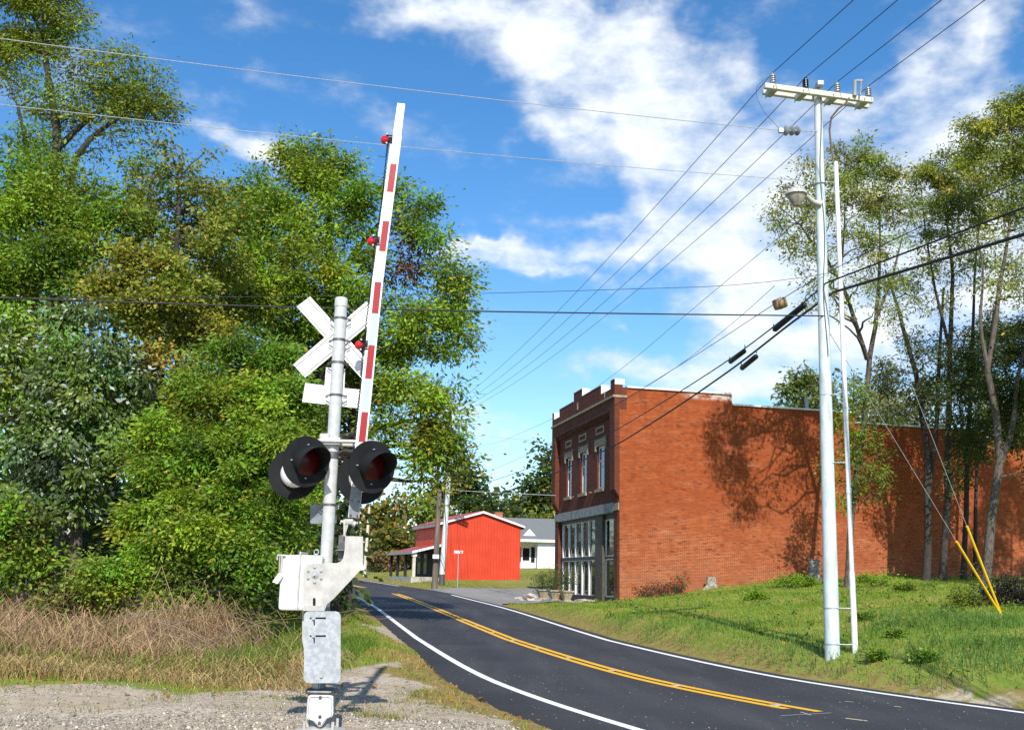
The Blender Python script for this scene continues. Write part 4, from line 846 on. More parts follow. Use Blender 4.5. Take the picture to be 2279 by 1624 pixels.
wire('telephone_cable', 'black cable stretched level from the left edge across the road to the steel pole', [ZB(1836, 703, 21.4), ZB(1400, 698, 20.5), ZB(900, 690, 19.3), ZB(400, 677, 18), ZB(-200, 655, 16.5), onward(ZB(-200, 655, 16.5), ZB(400, 677, 18), 14, .2)], .015, n=40, cat='cable', group='telephone cables', seg=8)
wire('service_wire', 'faint blue-grey wire low over the red store roof', [ZB(1075, 1090, 72), ZB(1160, 1058, 64), ZB(1236, 1020, 52)], .006, n=20, group='service wires', seg=5)
wire('service_wire', 'pale service cable from the far steel pole to the shop corner', [ZB(992, 1089, 71.8), ZB(1100, 1096, 62), ZB(1236, 1102, 52)], .016, 'white', n=20, group='service wires', seg=5)
for k, (a, b) in enumerate((((972, 1110), (810, 1195)), ((972, 1128), (850, 1190)))):
    wire('telephone_cable', ('upper' if k == 0 else 'lower') + ' dark cable sagging from the brown wooden pole toward the far trees', [ZB(*a, 69), ZB((a[0] + b[0]) / 2 + 5, (a[1] + b[1]) / 2 + 12, 85), ZB(*b, 108)], .016, n=20, cat='cable', group='telephone cables', seg=5)
wire('service_wire', 'pale wire behind the far pole below the clouds', [ZB(1012, 965, 72), ZB(1130, 975, 64), ZB(1236, 985, 53)], .007, 'galv', n=16, group='service wires', seg=5)
def splice(label, a, b, Y0, Y1, r, name='splice_case'):
    A_, B_ = W(*a, Y0), W(*b, Y1); d = B_ - A_; L = np.linalg.norm(d); d /= L; t_ = thing(name, label, 'splice case', (A_ + B_) / 2, 'black splice cases on the cables')
    mb = MB(); mb.lathe([(.02, 0), (r * .7, .02), (r, .06), (r, L - .06), (r * .7, L - .02), (.02, L)], A_, d, 16); mb.build('case_body', 'rubber', t_)
    mb = MB(); mb.tube([A_ + [0, 0, r], A_ + [0, 0, r + .09]], .014, 6); mb.tube([B_ + [0, 0, r], B_ + [0, 0, r + .09]], .014, 6); mb.build('hanger', 'steel', t_)
splice('black splice case nearest the steel pole', (1793, 676), (1722, 735), 23.2, 24.6, .07); splice('black splice case on the thin cable above the roof line', (1658, 780), (1624, 806), 26.9, 28.1, .065); splice('black splice case on the thick cable, lowest of the three', (1684, 792), (1650, 820), 26.4, 27.6, .07)
# wooden block
A_, B_ = W(1722, 680, 24.9), W(1750, 671, 24.75); d = B_ - A_; L = np.linalg.norm(d); d /= L
t_ = thing('wooden_block', 'short hollow wooden log hanging on the thin wire beside the pole', 'wooden block', (A_ + B_) / 2)
mb = MB(); mb.lathe([(.08, .0), (.125, 0), (.14, .06), (.145, L * .5), (.135, L - .04), (.12, L), (.0, L)], A_, d, 18); mb.build('log', pmat('tan_wood', (.36, .24, .12), (.20, .12, .06), 9, .8, stretch=(1, 1, .3)), t_); mb = MB(); mb.lathe([(.0, -.004), (.10, -.004), (.10, .01)], A_, d, 16); mb.build('hollow', 'black', t_)
mb = MB(); mb.tube([W(1737, 676, 24.6) + [0, 0, .13], W(1736, 660, 24.6)], .008, 5); mb.lathe([(.148, -.01), (.148, .01)], (A_ + B_) / 2, d, 18); mb.build('strap', 'rust', t_)
# guys with yellow guards
an = W(2230, 1366, 25.2); an[2] = zg(an[0], an[1])
for lbl, q, top in (('left yellow-sleeved guy wire running up to the middle of the pole', (2120, 1178), 720), ('right yellow-sleeved guy wire running up to the top of the pole', (2156, 1162), 330)):
    T_ = ax(W(1845, top, PY)[2]); d = T_ - an; L = np.linalg.norm(d); d /= L
    t_ = thing('guy_wire', lbl, 'guy wire', an, 'guy wires of the steel pole'); mb = MB(); mb.tube([an, T_], .0075, 6); mb.build('strand', 'galv', t_)
    mb = MB(); mb.tube([an + d * .05, an + d * 2.45], .03, 10); mb.build('guard_sleeve', 'yellow', t_)
    mb = MB(); mb.tube([an + [0, 0, -.25], an + d * .2], .015, 6); mb.build('anchor_rod', 'galv', t_)

# ------------------------------------------------------------------ far poles and signs
t_ = thing('utility_pole', 'silver steel utility pole with a crossarm in front of the red store', 'utility pole', fb)
mb = MB(); mb.tube([fb + [0, 0, .75], ft], [.20, .11], 16); mb.build('pole_shaft', 'poleg', t_); mb = MB(); mb.tube([fb + [0, 0, -.4], fb + [0, 0, .75]], .205, 16); mb.build('pole_boot', 'steel', t_)
m_ = Matrix.Rotation(-.1, 3, 'Z'); mb = MB(); ca = (farins[0] + farins[3]) / 2; mb.bbox(ca + [0, 0, -.42], (2.5, .12, .14), .01, m_); mb.bbox(ca + [0, .3, -.42], (2.5, .12, .14), .01, m_); mb.build('crossarm', 'paintwood', t_)
for q in farins: mb = MB(); mb.lathe([(.03, -.36), (.07, -.3), (.07, -.1), (.03, 0)], q, n=8); mb.build('insulator', 'porcelain', t_)
mb = MB(); mb.tube([fb + [.19, -.1, 1.0], fb + [.17, -.16, 4], fb + [-.1, -.2, 6.5], ft + [-.1, -.1, -3]], .03, 6); mb.build('riser_cable', 'steel', t_)
wtop = W(978, 1100, 69)
t_ = thing('utility_pole', 'leaning brown wooden utility pole beside the red store', 'utility pole', WB); mb = MB(); mb.tube([WB + [0, 0, -.4], WB * .5 + wtop * .5, wtop + [0, 0, .3]], [.21, .18, .15], 14); mb.build('pole_shaft', 'wood', t_)
sg = W(970, 1238, 68.5); mb = MB(); mb.bbox(sg, (.42, .03, .26), .01); o = mb.build('pole_sign', 'white'); tag(o, 'small blank white sign fixed to the brown wooden pole', 'sign')
q = W(1018, 1309, 68); q[2] = zg(q[0], q[1]); q2 = W(1020, 1227, 68)
t_ = thing('street_sign', 'thin street sign post with a small white and green blade before the red store', 'street sign', q); mb = MB(); mb.tube([q + [0, 0, -.2], (q[0], q[1], q2[2] - .05)], .03, 8); mb.build('sign_post', 'galv', t_)
mb = MB(); mb.bbox((q[0], q[1], q2[2] - .02), (.58, .02, .17), .005); mb.build('sign_blade', 'white', t_); mb = MB(); mb.bx(q[0] + .12, q[0] + .24, q[1] - .014, q[1] - .0105, q2[2] - .06, q2[2] + .03); mb.build('sign_patch', 'greenmetal', t_)
q = W(811, 1275, 100); q[2] = zg(q[0], q[1]); q2 = W(822, 1128, 100)
t_ = thing('utility_pole', 'slim pale wooden pole on the verge beside the far bend of the road', 'utility pole', q); mb = MB(); mb.tube([q + [0, 0, -.3], q2], [.17, .12], 12); mb.build('pole_shaft', 'post', t_); mb = MB(); mb.tube([q2, q2 + [.05, 0, .25]], .05, 8); mb.build('pole_cap', 'galv', t_)

# ------------------------------------------------------------------ red store
th = math.radians(20); G = np.array([math.cos(th), math.sin(th), 0]); Gn = np.array([-math.sin(th), math.cos(th), 0])
RA = W(981, 1288, 80); RZ = 1.72; RA[2] = RZ
rs = thing('red_store', 'small bright red metal-sided store with a white-trimmed gable and front porch', 'building', RA, rz=th)
def R_(mb, n, m, p=rs): return mb.build(n, m, p, local=True)
BWd, BL, EH = 6.45, 7.8, 4.16; PK = EH + .95
mb = MB()
mb.prism([(0, 0, -.8), (BWd, 0, -.8), (BWd, 0, EH), (BWd / 2, 0, PK), (0, 0, EH)], (0, .15, 0)); mb.prism([(0, BL - .15, -.8), (BWd, BL - .15, -.8), (BWd, BL - .15, EH), (BWd / 2, BL - .15, PK), (0, BL - .15, EH)], (0, .15, 0))
mb.bx(0, .15, .15, BL - .15, 2.35, EH); mb.bx(BWd - .15, BWd, .15, BL - .15, -.8, EH); R_(mb, 'wall', 'redmetal')
mb = MB(); mb.bx(.002, .14, .15, BL - .15, -.8, 2.35); R_(mb, 'porch_wall', pmat('dark_clapboard', (.035, .028, .026), (.025, .02, .02), 5, .8))
sl_ = (PK - EH) / (BWd / 2)
mb = MB()
for s_ in (0, 1):
    x0_, x1_ = (-.28, BWd / 2) if s_ == 0 else (BWd + .28, BWd / 2); z0_ = EH - .28 * sl_
    mb.prism([(x0_, -.25, z0_ + .13), (x1_, -.25, PK + .13), (x1_, -.25, PK + .17), (x0_, -.25, z0_ + .17)], (0, BL + .5, 0))
R_(mb, 'roof', 'redroof')
mb = MB()
for s_ in (0, 1):
    x0_, x1_ = (-.28, BWd / 2) if s_ == 0 else (BWd + .28, BWd / 2); z0_ = EH - .28 * sl_
    for yy in (-.25, BL + .22): mb.prism([(x0_, yy, z0_ - .03), (x1_, yy, PK - .03), (x1_, yy, PK + .128), (x0_, yy, z0_ + .128)], (0, .03, 0))
R_(mb, 'gable_trim', 'trim')
mb = MB(); mb.bx(-.28, -.25, -.22, BL + .22, EH - .2, EH + .03); mb.bx(BWd + .25, BWd + .28, -.22, BL + .22, EH - .2, EH + .03); R_(mb, 'fascia', 'soffit')
PD = 2.25; pz1, pz0 = 2.55, 1.95
mb = MB(); mb.prism([(0, -.1, pz1), (-PD - .1, -.1, pz0), (-PD - .1, -.1, pz0 + .05), (0, -.1, pz1 + .05)], (0, BL + .1, 0)); pr = R_(mb, 'porch_roof', 'redroof')
mb = MB(); mb.prism([(0, -.13, pz1 - .12), (-PD - .1, -.13, pz0 - .12), (-PD - .1, -.13, pz0 + .06), (0, -.13, pz1 + .06)], (0, .028, 0)); R_(mb, 'rake_trim', 'trim', pr)
mb = MB(); mb.bx(-PD - .13, -PD - .1, -.1, BL, pz0 - .16, pz0 + .05); R_(mb, 'porch_fascia', 'soffit', pr)
mb = MB(); mb.bx(-PD, -.002, 0, BL - .2, -.02, .10); mb.bx(-PD, -PD + .25, 0, BL - .2, -1.2, -.02); mb.bx(-PD + .252, -.002, .0, .22, -1.2, -.02); R_(mb, 'porch_floor', 'concrete')
for k, (yy, mat, w_) in enumerate(((.12, 'post', .22), (2.6, 'dark', .2), (5.1, 'dark', .2), (7.3, 'dark', .2))):
    mb = MB(); mb.bx(-PD + .03, -PD + .03 + w_, yy, yy + w_, .10, pz0 - .02); R_(mb, 'porch_post', mat)
mb = MB(); mb.bx(-PD - .06, -PD + .34, .02, .44, -1.2, .102); R_(mb, 'post_pier', 'post')
mb = MB(); mb.bx(-PD - .02, -PD + .32, .06, .4, 1.60, pz0 - .02); R_(mb, 'post_capital', 'trim')
mb = MB(); mb.bx(-.4, -.3, -.02, .04, -.4, 2.2); R_(mb, 'corner_trim', 'trim')
for yy in (1.2, 4.1, 6.0):
    mb = MB(); mb.bx(-.03, .0, yy, yy + .85, .35, 1.95); w = R_(mb, 'window', 'soffit'); mb = MB(); mb.bx(-.036, -.031, yy + .06, yy + .79, .4, 1.9); R_(mb, 'pane', 'glass', w)
# ------------------------------------------------------------------ white house
HA = W(1080, 1262, 112); HZ = W(1235, 1262, 112)[2]; HA[2] = HZ
hs = thing('white_house', 'white clapboard house with grey shingle roof behind the red store', 'house', HA, rz=.05)
def H_(mb, n, m, p=hs): return mb.build(n, m, p, local=True)
HL, HD, HW = 16.0, 8.0, 2.85
mb = MB(); mb.bx(5.6, HL, 0, HD, -1.5, HW); mb.bx(0, 5.6, 1.4, HD, -1.5, HW); H_(mb, 'wall', 'siding')
mb = MB(); mb.prism([(-.3, -.5, HW - .08), (HL + .3, -.5, HW - .08), (HL + .3, HD / 2, HW + 2.4), (-.3, HD / 2, HW + 2.4)], (0, 0, .16)); mb.prism([(-.3, HD + .5, HW - .08), (HL + .3, HD + .5, HW - .08), (HL + .3, HD / 2, HW + 2.4), (-.3, HD / 2, HW + 2.4)], (0, 0, .16)); rf = H_(mb, 'roof', 'shingle')
mb = MB(); mb.bx(-.3, HL + .3, -.54, -.505, HW - .22, HW + .06); H_(mb, 'eave_trim', 'trim')
mb = MB(); mb.bx(1.1, 1.9, HD / 2 - .4, HD / 2 + .4, HW + 1.6, HW + 3.0); mb.bx(1.05, 1.95, HD / 2 - .45, HD / 2 + .45, HW + 3.0, HW + 3.12); H_(mb, 'chimney', 'chimbrick', rf)
mb = MB(); mb.prism([(3.2, .2, HW - .4), (6.2, .2, HW - .4), (4.7, .2, HW + 1.2)], (0, 3, 0)); H_(mb, 'entry_gable', 'trim')
mb = MB(); mb.bx(4.0, 4.9, 1.33, 1.398, .6, 2.1); w = H_(mb, 'window', 'trim'); mb = MB(); mb.bx(4.08, 4.82, 1.32, 1.329, .68, 2.02); H_(mb, 'pane', 'glass', w)
mb = MB(); mb.bx(3.5, 3.9, 1.35, 1.398, .5, 2.15); mb.bx(5.0, 5.4, 1.35, 1.398, .5, 2.15); H_(mb, 'shutter', 'black')
mb = MB()
for k in range(4): mb.bx(3.6, 5.2, -.2 + .3 * k, 1.4, -.9 + .2 * k, -.7 + .2 * k)
H_(mb, 'steps', 'concrete')

# ------------------------------------------------------------------ trees
gr_ = 'slender trees in front of the brick wall'
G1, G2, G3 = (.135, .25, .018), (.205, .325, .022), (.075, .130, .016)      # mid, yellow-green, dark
YB, SIL, RD, DK, OL = (.215, .245, .028), (.125, .215, .035), (.15, .038, .024), (.028, .052, .014), (.18, .245, .026)
def mscale(Y): return Y / FPX * 1.02
def tree(name, label, cat, trunk, blobs, seed, leaf=(0.126, 0.050), dens=1.0, bark='bark', group=None, limbs=(), sub=.42, yel=.03, twig=.35, lead=None, ycol=(.42, .32, .03), droop=.35, K=900, flat=.8):
    r = np.random.default_rng(seed); TP = [W(a, b, c) for a, b, c, _ in trunk]; TR = [q[3] * (.78 if group == gr_ else 1) for q in trunk]
    b0 = TP[0].copy(); b0[2] = zg(b0[0], b0[1]); TP[0] = b0 - np.array([0, 0, .15])
    t_ = thing(name, label, cat, b0, group); mb = MB()
    def curve(P, n):
        P = np.array(P); d = np.r_[0, np.cumsum(np.linalg.norm(np.diff(P, axis=0), axis=1))]; s = np.linspace(0, d[-1], n); return np.c_[[np.interp(s, d, P[:, i]) for i in range(3)]].T, s / d[-1], d / d[-1]
    Q, s, dk = curve(TP, max(8, 3 * len(TP))); wob = np.cumsum(r.normal(size=(len(Q), 3)) * [.02, .02, 0], axis=0); wob -= np.outer(s, wob[-1]); Q = Q + wob
    rad = np.interp(s, dk, TR); rad[0] *= 1.35; mb.tube(Q, rad, 10); spine = [(Q, rad)]
    for L_ in limbs:
        P = [W(a, b, c) for a, b, c, _ in L_]; q, s2, d2 = curve(P, 9); rd = np.interp(s2, d2, [x[3] for x in L_]); mb.tube(q, rd, 7); spine.append((q, rd))
    AQ = np.concatenate([q for q, _ in spine]); AR = np.concatenate([x for _, x in spine]); Vs = []; Cs = []
    for bl in blobs:
        px, py, Y, rp, colr = bl[:5]; dn = bl[5] if len(bl) > 5 else 1.0; sq = bl[6] if len(bl) > 6 else 1.0
        c = W(px, py, Y); rm = rp * mscale(Y); n = max(5, int(5.0 * (rm / (sub * 1.6)) ** 2))
        u = r.normal(size=(n, 3)); u /= np.linalg.norm(u, axis=1)[:, None]; u *= (r.uniform(.15, 1.0, n) ** .55)[:, None] * r.choice([1, 1, 1, 1.14], n)[:, None]
        cen = c + u * rm * np.array([1, .8, sq]); 
        # limb to the heart of the clump
        low = AQ[:, 2] < c[2] + .1 * rm; dd = np.linalg.norm(AQ - c, axis=1) + np.where(low, 0, 50); k = int(dd.argmin()); a = AQ[k]; ln = np.linalg.norm(c - a)
        if ln > .25:
            m_ = (a + c) / 2 + np.array([0, 0, .12 * ln]) + r.normal(size=3) * .08 * ln * np.array([1, 1, .4]); tt = np.linspace(0, 1, 7)[:, None]; q = (1 - tt) ** 2 * a + 2 * tt * (1 - tt) * m_ + tt ** 2 * c
            q[1:-1] += r.normal(size=(5, 3)) * .025 * ln; mb.tube(q, np.linspace(min(AR[k] * .6, .028 * ln + .02), .012, 7), 5, False)
        for j in range(n):
            if r.random() < twig:
                e = cen[j]; m_ = (c + e) / 2 + r.normal(size=3) * .1 * rm + [0, 0, -.05 * rm]; mb.tube([c + (e - c) * .05, m_, e], [.014, .009, .004], 4, False)
        nl = max(8, int(K * 1.25 * dn * dens * PI * rm * rm / n * (.15 * .06) / (leaf[0] * leaf[1])))
        cs = np.array(colr) * (1 + r.normal(size=(n, 1)) * .24) * (1 + r.normal(size=(n, 3)) * .08); q_ = r.random(n); cs[q_ < .12] *= [1.35, 1.12, .9]; cs[q_ > .9] *= [.75, .8, .9]
        V, cl = leafset(cen, sub * r.uniform(.7, 1.25, n), nl, leaf[0], leaf[1], cs, r, flat=flat, yel=yel, ycol=ycol, droop=droop); Vs.append(V); Cs.append(cl)
    mb.build('trunk', bark, t_)
    if Vs: fastmesh('crown', np.concatenate(Vs), 4, 'leaf', np.concatenate(Cs), t_)
    return t_
lw = 'trees of the wood at left'
# tall open tree, upper left
tree('tree', 'tall open tree at upper left with a limb leaning right into the sky', 'tree', [(150, 1290, 30, .24), (140, 900, 30, .20), (120, 560, 30, .17), (130, 300, 30, .13), (100, 120, 30, .08)],
     [(40, 20, 30, 85, OL, .8), (130, 30, 30, 75, OL, .7), (60, 110, 30, 60, OL, .45), (150, 110, 30, 45, OL, .35), (20, 190, 30, 55, OL, .4), (190, 170, 30, 55, OL, .4), (245, 165, 30, 45, OL, .5), (100, 210, 30, 50, G1, .3), (300, 210, 30, 62, OL, .8), (345, 240, 30, 45, OL, .8), (255, 235, 30, 40, OL, .4), (150, 265, 30, 45, G1, .3), (40, 290, 30, 50, G1, .4), (230, 330, 30, 40, G3, .3), (340, 170, 30, 30, OL, .5), (200, 220, 30, 60, OL, .45), (110, 260, 30, 60, OL, .45), (290, 150, 30, 40, OL, .5), (180, 60, 30, 40, OL, .5), (300, 290, 30, 30, OL, .4), (20, 100, 30, 60, OL, .6), (30, -70, 30, 90, OL, .8), (140, -60, 30, 70, OL, .7), (-60, 120, 30, 80, OL, .6), (90, 330, 30, 60, G1, .5)], 11, leaf=(0.143, 0.046), dens=1.15,
     limbs=([(120, 340, 30, .12), (180, 280, 30, .09), (245, 230, 30, .06), (260, 180, 30, .03)], [(130, 560, 30, .12), (170, 340, 30, .10), (220, 290, 30, .08), (300, 240, 30, .05), (340, 220, 30, .02)], [(60, 560, 30, .1), (62, 330, 30, .08), (40, 240, 30, .05)]), group=lw, bark='darkbark', sub=.40, K=760)
tree('tree', 'dense green tree below the tall open tree at the left edge', 'tree', [(60, 1290, 27.5, .2), (60, 800, 27.5, .15), (90, 520, 27.5, .08)],
     [(30, 400, 28, 75, G1, .9), (120, 400, 28, 70, G1, .9), (200, 430, 28, 60, G1, .8), (60, 490, 27.5, 85, G2), (170, 500, 27.5, 75, G2), (250, 500, 28, 45, OL, .7), (20, 590, 27, 75, G1), (120, 590, 27, 80, G1), (215, 580, 27.5, 60, OL, .8), (20, 660, 27, 55, G2, .8), (-60, 480, 28, 90, G1), (-60, 640, 27, 80, G1), (60, 560, 28, 50, RD, .3), (300, 480, 28, 40, OL, .5)], 12, leaf=(0.134, 0.055), dens=1.15, group=lw, sub=.42)
tree('tree', 'thin airy tree with sparse yellowing leaves reaching up beside the dense green tree', 'tree', [(405, 1290, 28.5, .12), (395, 850, 28.5, .10), (390, 560, 28.5, .07), (400, 420, 28.5, .04), (380, 330, 28.5, .02)],
     [(345, 320, 28.5, 30, OL, .5), (400, 345, 28.5, 30, YB, .5), (455, 340, 28.5, 24, YB, .3), (330, 400, 28.5, 45, OL, .4), (400, 420, 28.5, 40, G1, .5), (445, 430, 28.5, 38, YB, .6), (310, 470, 28.5, 45, OL, .5), (470, 480, 28.5, 40, OL, .7), (380, 520, 28.5, 45, G1, .35), (450, 540, 28, 50, YB, .8), (290, 540, 28.5, 40, YB, .6), (480, 400, 28.5, 20, YB, .3), (500, 560, 29, 55, OL, .8), (430, 480, 29.5, 50, OL, .7), (340, 450, 29.5, 50, OL, .6), (280, 400, 29.5, 40, G1, .5), (480, 520, 29.5, 45, YB, .7), (365, 400, 29.5, 35, YB, .5), (310, 345, 29, 28, G1, .5), (420, 390, 29, 32, OL, .6), (480, 450, 30, 45, OL, .9), (520, 500, 30, 50, G1, .9), (430, 560, 30, 55, OL, .9), (340, 520, 30, 55, G1, .8), (270, 450, 30, 45, OL, .8), (500, 600, 30, 55, YB, .9), (300, 380, 30, 35, OL, .6)], 13, leaf=(0.118, 0.067), group=lw, bark='darkbark', sub=.33, yel=.12, K=650, ycol=(.42, .26, .05))
tree('tree', 'large spreading green tree, its round top clear against the sky beside the gate arm', 'tree', [(735, 1300, 35, .34), (735, 1000, 35, .28), (725, 800, 35, .22), (740, 600, 35, .16), (730, 430, 35, .08)],
     [(650, 360, 35, 45, G2, .9), (720, 360, 35, 55, G1), (770, 375, 35, 42, G2, .9), (690, 420, 34.5, 70, G2), (775, 430, 34.5, 55, G1), (590, 420, 35, 55, G1, .8), (530, 430, 35, 40, OL, .6), (600, 480, 34, 70, G1), (700, 500, 34, 65, G2, .8), (800, 490, 34.5, 50, G1, .8), (540, 500, 34.5, 55, OL, .8), (860, 430, 35.5, 45, G1, .6), (900, 470, 35.5, 50, G1, .7), (955, 480, 35.5, 38, G1, .7), (960, 530, 35, 42, G1, .7), (560, 580, 33.5, 65, G2), (640, 580, 33.5, 55, OL, .8), (720, 560, 35.5, 45, RD, .4), (690, 520, 35.5, 40, RD, .3), (840, 560, 34.5, 50, G1, .6), (930, 570, 35.5, 45, RD, .35), (890, 610, 35.5, 40, RD, .5), (950, 600, 35.5, 30, G3, .4), (1000, 600, 35, 42, G1, .8), (1020, 650, 35, 40, G1, .8), (990, 670, 35, 45, G2, .6), (500, 640, 33, 70, YB, .8), (600, 660, 33, 75, G2), (700, 640, 33, 70, G2), (780, 650, 33, 60, G2), (650, 730, 33.5, 70, G1, .8), (890, 680, 34.5, 50, G1, .6), (950, 730, 34, 60, G2, .8), (1020, 720, 35, 40, G1, .8), (1030, 770, 35, 32, G1, .6), (880, 770, 34, 60, G2, .8), (970, 790, 34.5, 45, G1, .6), (820, 720, 34, 55, G1, .7), (760, 800, 35, 70, G3, .8), (850, 860, 35, 50, G3, .7), (910, 870, 33, 55, G2, .9), (970, 900, 33, 50, G2, .9), (880, 930, 33, 45, G2, .7), (940, 960, 33, 50, (.17, .17, .02), .8), (1000, 950, 33, 42, G1, .7), (1000, 1000, 33, 42, G1, .8), (1030, 1015, 33, 25, (.17, .17, .02), .6), (930, 1030, 33, 40, G2, .6), (980, 1070, 33, 28, (.17, .17, .02), .6), (960, 1000, 33, 40, G2, .8)],
     14, leaf=(0.168, 0.059), dens=1.3, group=lw, bark='darkbark', sub=.5, yel=.04, limbs=([(740, 650, 35, .16), (790, 560, 35, .1), (840, 500, 35, .05)], [(735, 830, 35, .14), (850, 790, 34.5, .09), (960, 740, 35, .05), (1020, 690, 35, .03)], [(735, 980, 35, .14), (850, 950, 34, .10), (930, 930, 33.5, .06), (1000, 970, 33, .03)], [(730, 700, 35, .12), (640, 600, 34.5, .08), (580, 520, 34.5, .04)]), K=820)
tree('tree', 'young tree with yellow-brown autumn leaves in the middle of the wood edge', 'tree', [(330, 1290, 27, .16), (335, 950, 27, .13), (325, 720, 26.5, .08), (310, 600, 26.5, .04)],
     [(260, 590, 26.5, 50, YB), (330, 600, 26.5, 60, YB), (400, 610, 27, 55, YB, .9), (290, 670, 26.5, 60, YB), (370, 680, 26.5, 60, YB), (440, 680, 27, 55, OL, .9), (230, 650, 26.5, 40, YB, .7), (340, 740, 26.5, 50, YB, .8), (420, 750, 27, 50, OL, .8), (480, 730, 27, 45, YB, .8), (360, 800, 26.5, 28, (.32, .22, .05), .7)], 15, leaf=(0.109, 0.071), dens=1.15, group=lw, sub=.36, yel=.10, ycol=(.42, .33, .05))
tree('tree', 'pale silvery-leaved tree at left with white leaf undersides', 'tree', [(170, 1300, 25.5, .16), (180, 1000, 25.5, .12), (200, 800, 25.5, .06), (205, 690, 25.5, .03)],
     [(110, 720, 25.5, 40, SIL, .7), (170, 690, 25.5, 40, (.13, .20, .06), .7), (140, 790, 25.2, 60, SIL), (220, 790, 25.2, 55, (.12, .19, .05)), (110, 870, 25, 60, (.13, .20, .06)), (190, 880, 25, 65, SIL), (270, 850, 25.5, 50, G3, .8), (60, 950, 25, 60, G3), (150, 960, 25, 65, (.11, .18, .04)), (240, 950, 25.2, 55, SIL, .7), (300, 920, 25.5, 40, G3, .7), (80, 1050, 25, 60, (.10, .16, .07)), (170, 1050, 25, 55, G3, .8), (40, 1110, 24.8, 60, SIL, .8), (130, 1130, 24.8, 45, SIL, .6), (250, 1030, 25.2, 40, G3, .6), (0, 1020, 25, 55, G1, .8), (10, 820, 25.5, 60, OL), (20, 740, 26, 60, G2), (-50, 900, 25.5, 80, G1)], 16, leaf=(0.143, 0.071), group=lw, sub=.36, yel=.13, droop=.9, ycol=(.46, .52, .42), dens=1.25)
tree('tree', 'broad feathery light green tree in front, left of the signal mast', 'tree', [(480, 1330, 24, .16), (475, 1150, 24, .12), (460, 1000, 24, .07), (450, 880, 24, .03)],
     [(430, 830, 24.5, 50, OL, .7), (500, 820, 24.5, 55, G1, .8), (570, 790, 25, 55, G1, .8), (640, 810, 25.5, 55, G1, .8), (400, 900, 24, 60, G2), (480, 900, 23.7, 65, G2), (570, 880, 23.7, 65, G2), (650, 890, 24.5, 55, G1), (690, 950, 25, 50, G1), (370, 980, 23.6, 60, G2), (450, 990, 23.4, 65, G1), (540, 980, 23.4, 70, G2), (620, 980, 23.6, 65, G2), (340, 1060, 23.5, 60, G1), (430, 1080, 23.2, 70, G2), (520, 1080, 23.2, 70, G1), (610, 1080, 23.3, 65, G1), (680, 1060, 24, 55, G2), (320, 1140, 23.4, 50, G2), (400, 1160, 23.2, 60, G1), (490, 1170, 23, 65, G2), (580, 1160, 23, 65, G1), (660, 1150, 23.5, 55, G1, .9), (300, 1010, 24, 40, G1, .8)], 17, leaf=(0.118, 0.042), dens=1.15, group=lw, sub=.34, K=1150, flat=.7)
tree('bush', 'wide low leafy bush overhanging the dry grass, left of the signal mast', 'bush', [(490, 1400, 22.5, .07), (490, 1300, 22.5, .05), (480, 1230, 22.5, .03)],
     [(340, 1220, 22.8, 50, G2), (410, 1210, 22.5, 50, G2), (480, 1200, 22.4, 50, G2), (550, 1230, 22.4, 55, G1), (600, 1250, 22.8, 45, G2), (300, 1270, 22.5, 45, G2, .9), (230, 1290, 22.6, 45, OL, .9), (380, 1290, 22.4, 40, G3, .8), (440, 1340, 22.3, 35, G1, .7), (560, 1310, 22.6, 45, G3, .8), (520, 1370, 22.5, 35, G3, .6), (170, 1300, 22.8, 45, OL, .8), (120, 1330, 22.6, 45, (.14, .15, .04), .7), (480, 1270, 22.8, 45, G3, .7), (360, 1340, 22.4, 35, OL, .5), (250, 1350, 22.5, 40, OL, .5)], 18, leaf=(0.101, 0.046), group='bushes of the wood edge', sub=.30, dens=1.5, bark='darkbark')
tree('bush', 'leafy sapling bush at the far left edge above the dry grass', 'bush', [(40, 1380, 22.5, .06), (45, 1250, 22.5, .04), (40, 1150, 22.5, .02)],
     [(10, 1160, 22.5, 50, G1), (80, 1170, 22.6, 45, (.13, .17, .03), .9), (30, 1230, 22.5, 50, G1, .9), (100, 1240, 22.6, 35, G2, .7), (40, 1290, 22.5, 35, OL, .5), (-40, 1200, 22.5, 60, G1)], 19, leaf=(0.126, 0.063), dens=1.15, group='bushes of the wood edge', sub=.32, yel=.06)
# shaded wood standing behind the front rank
dkb = []
rr_ = np.random.default_rng(5)
for k, (px, top) in enumerate(((30, 560), (150, 620), (270, 640), (380, 600), (500, 620), (610, 600), (690, 700), (775, 760))):
    Y = 40 + 2.0 * (k % 3); bl = []
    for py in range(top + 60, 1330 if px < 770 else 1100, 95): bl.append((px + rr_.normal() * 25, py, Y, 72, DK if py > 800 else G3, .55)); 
    nm = ['at the left edge', 'behind the silvery tree', 'behind the yellow-brown tree', 'behind the thin airy tree', 'behind the feathery light green tree', 'left of the crossbuck', 'right behind the crossbuck', 'behind the raised gate arm', 'just right of the gate arm foot'][k]
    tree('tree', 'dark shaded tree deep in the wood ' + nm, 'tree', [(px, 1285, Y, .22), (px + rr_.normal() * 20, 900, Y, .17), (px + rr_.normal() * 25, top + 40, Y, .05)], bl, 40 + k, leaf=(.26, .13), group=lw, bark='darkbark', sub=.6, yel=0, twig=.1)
r = np.random.default_rng(31); n = 420; cs = np.c_[r.uniform(-26, -3.5, n), r.uniform(32, 42, n), r.uniform(.2, 4.2, n)]; e, _, _ = road_dist(cs[:, 0], cs[:, 1]); cs = cs[e > 1.5]; cs[:, 2] += zg(cs[:, 0], cs[:, 1])
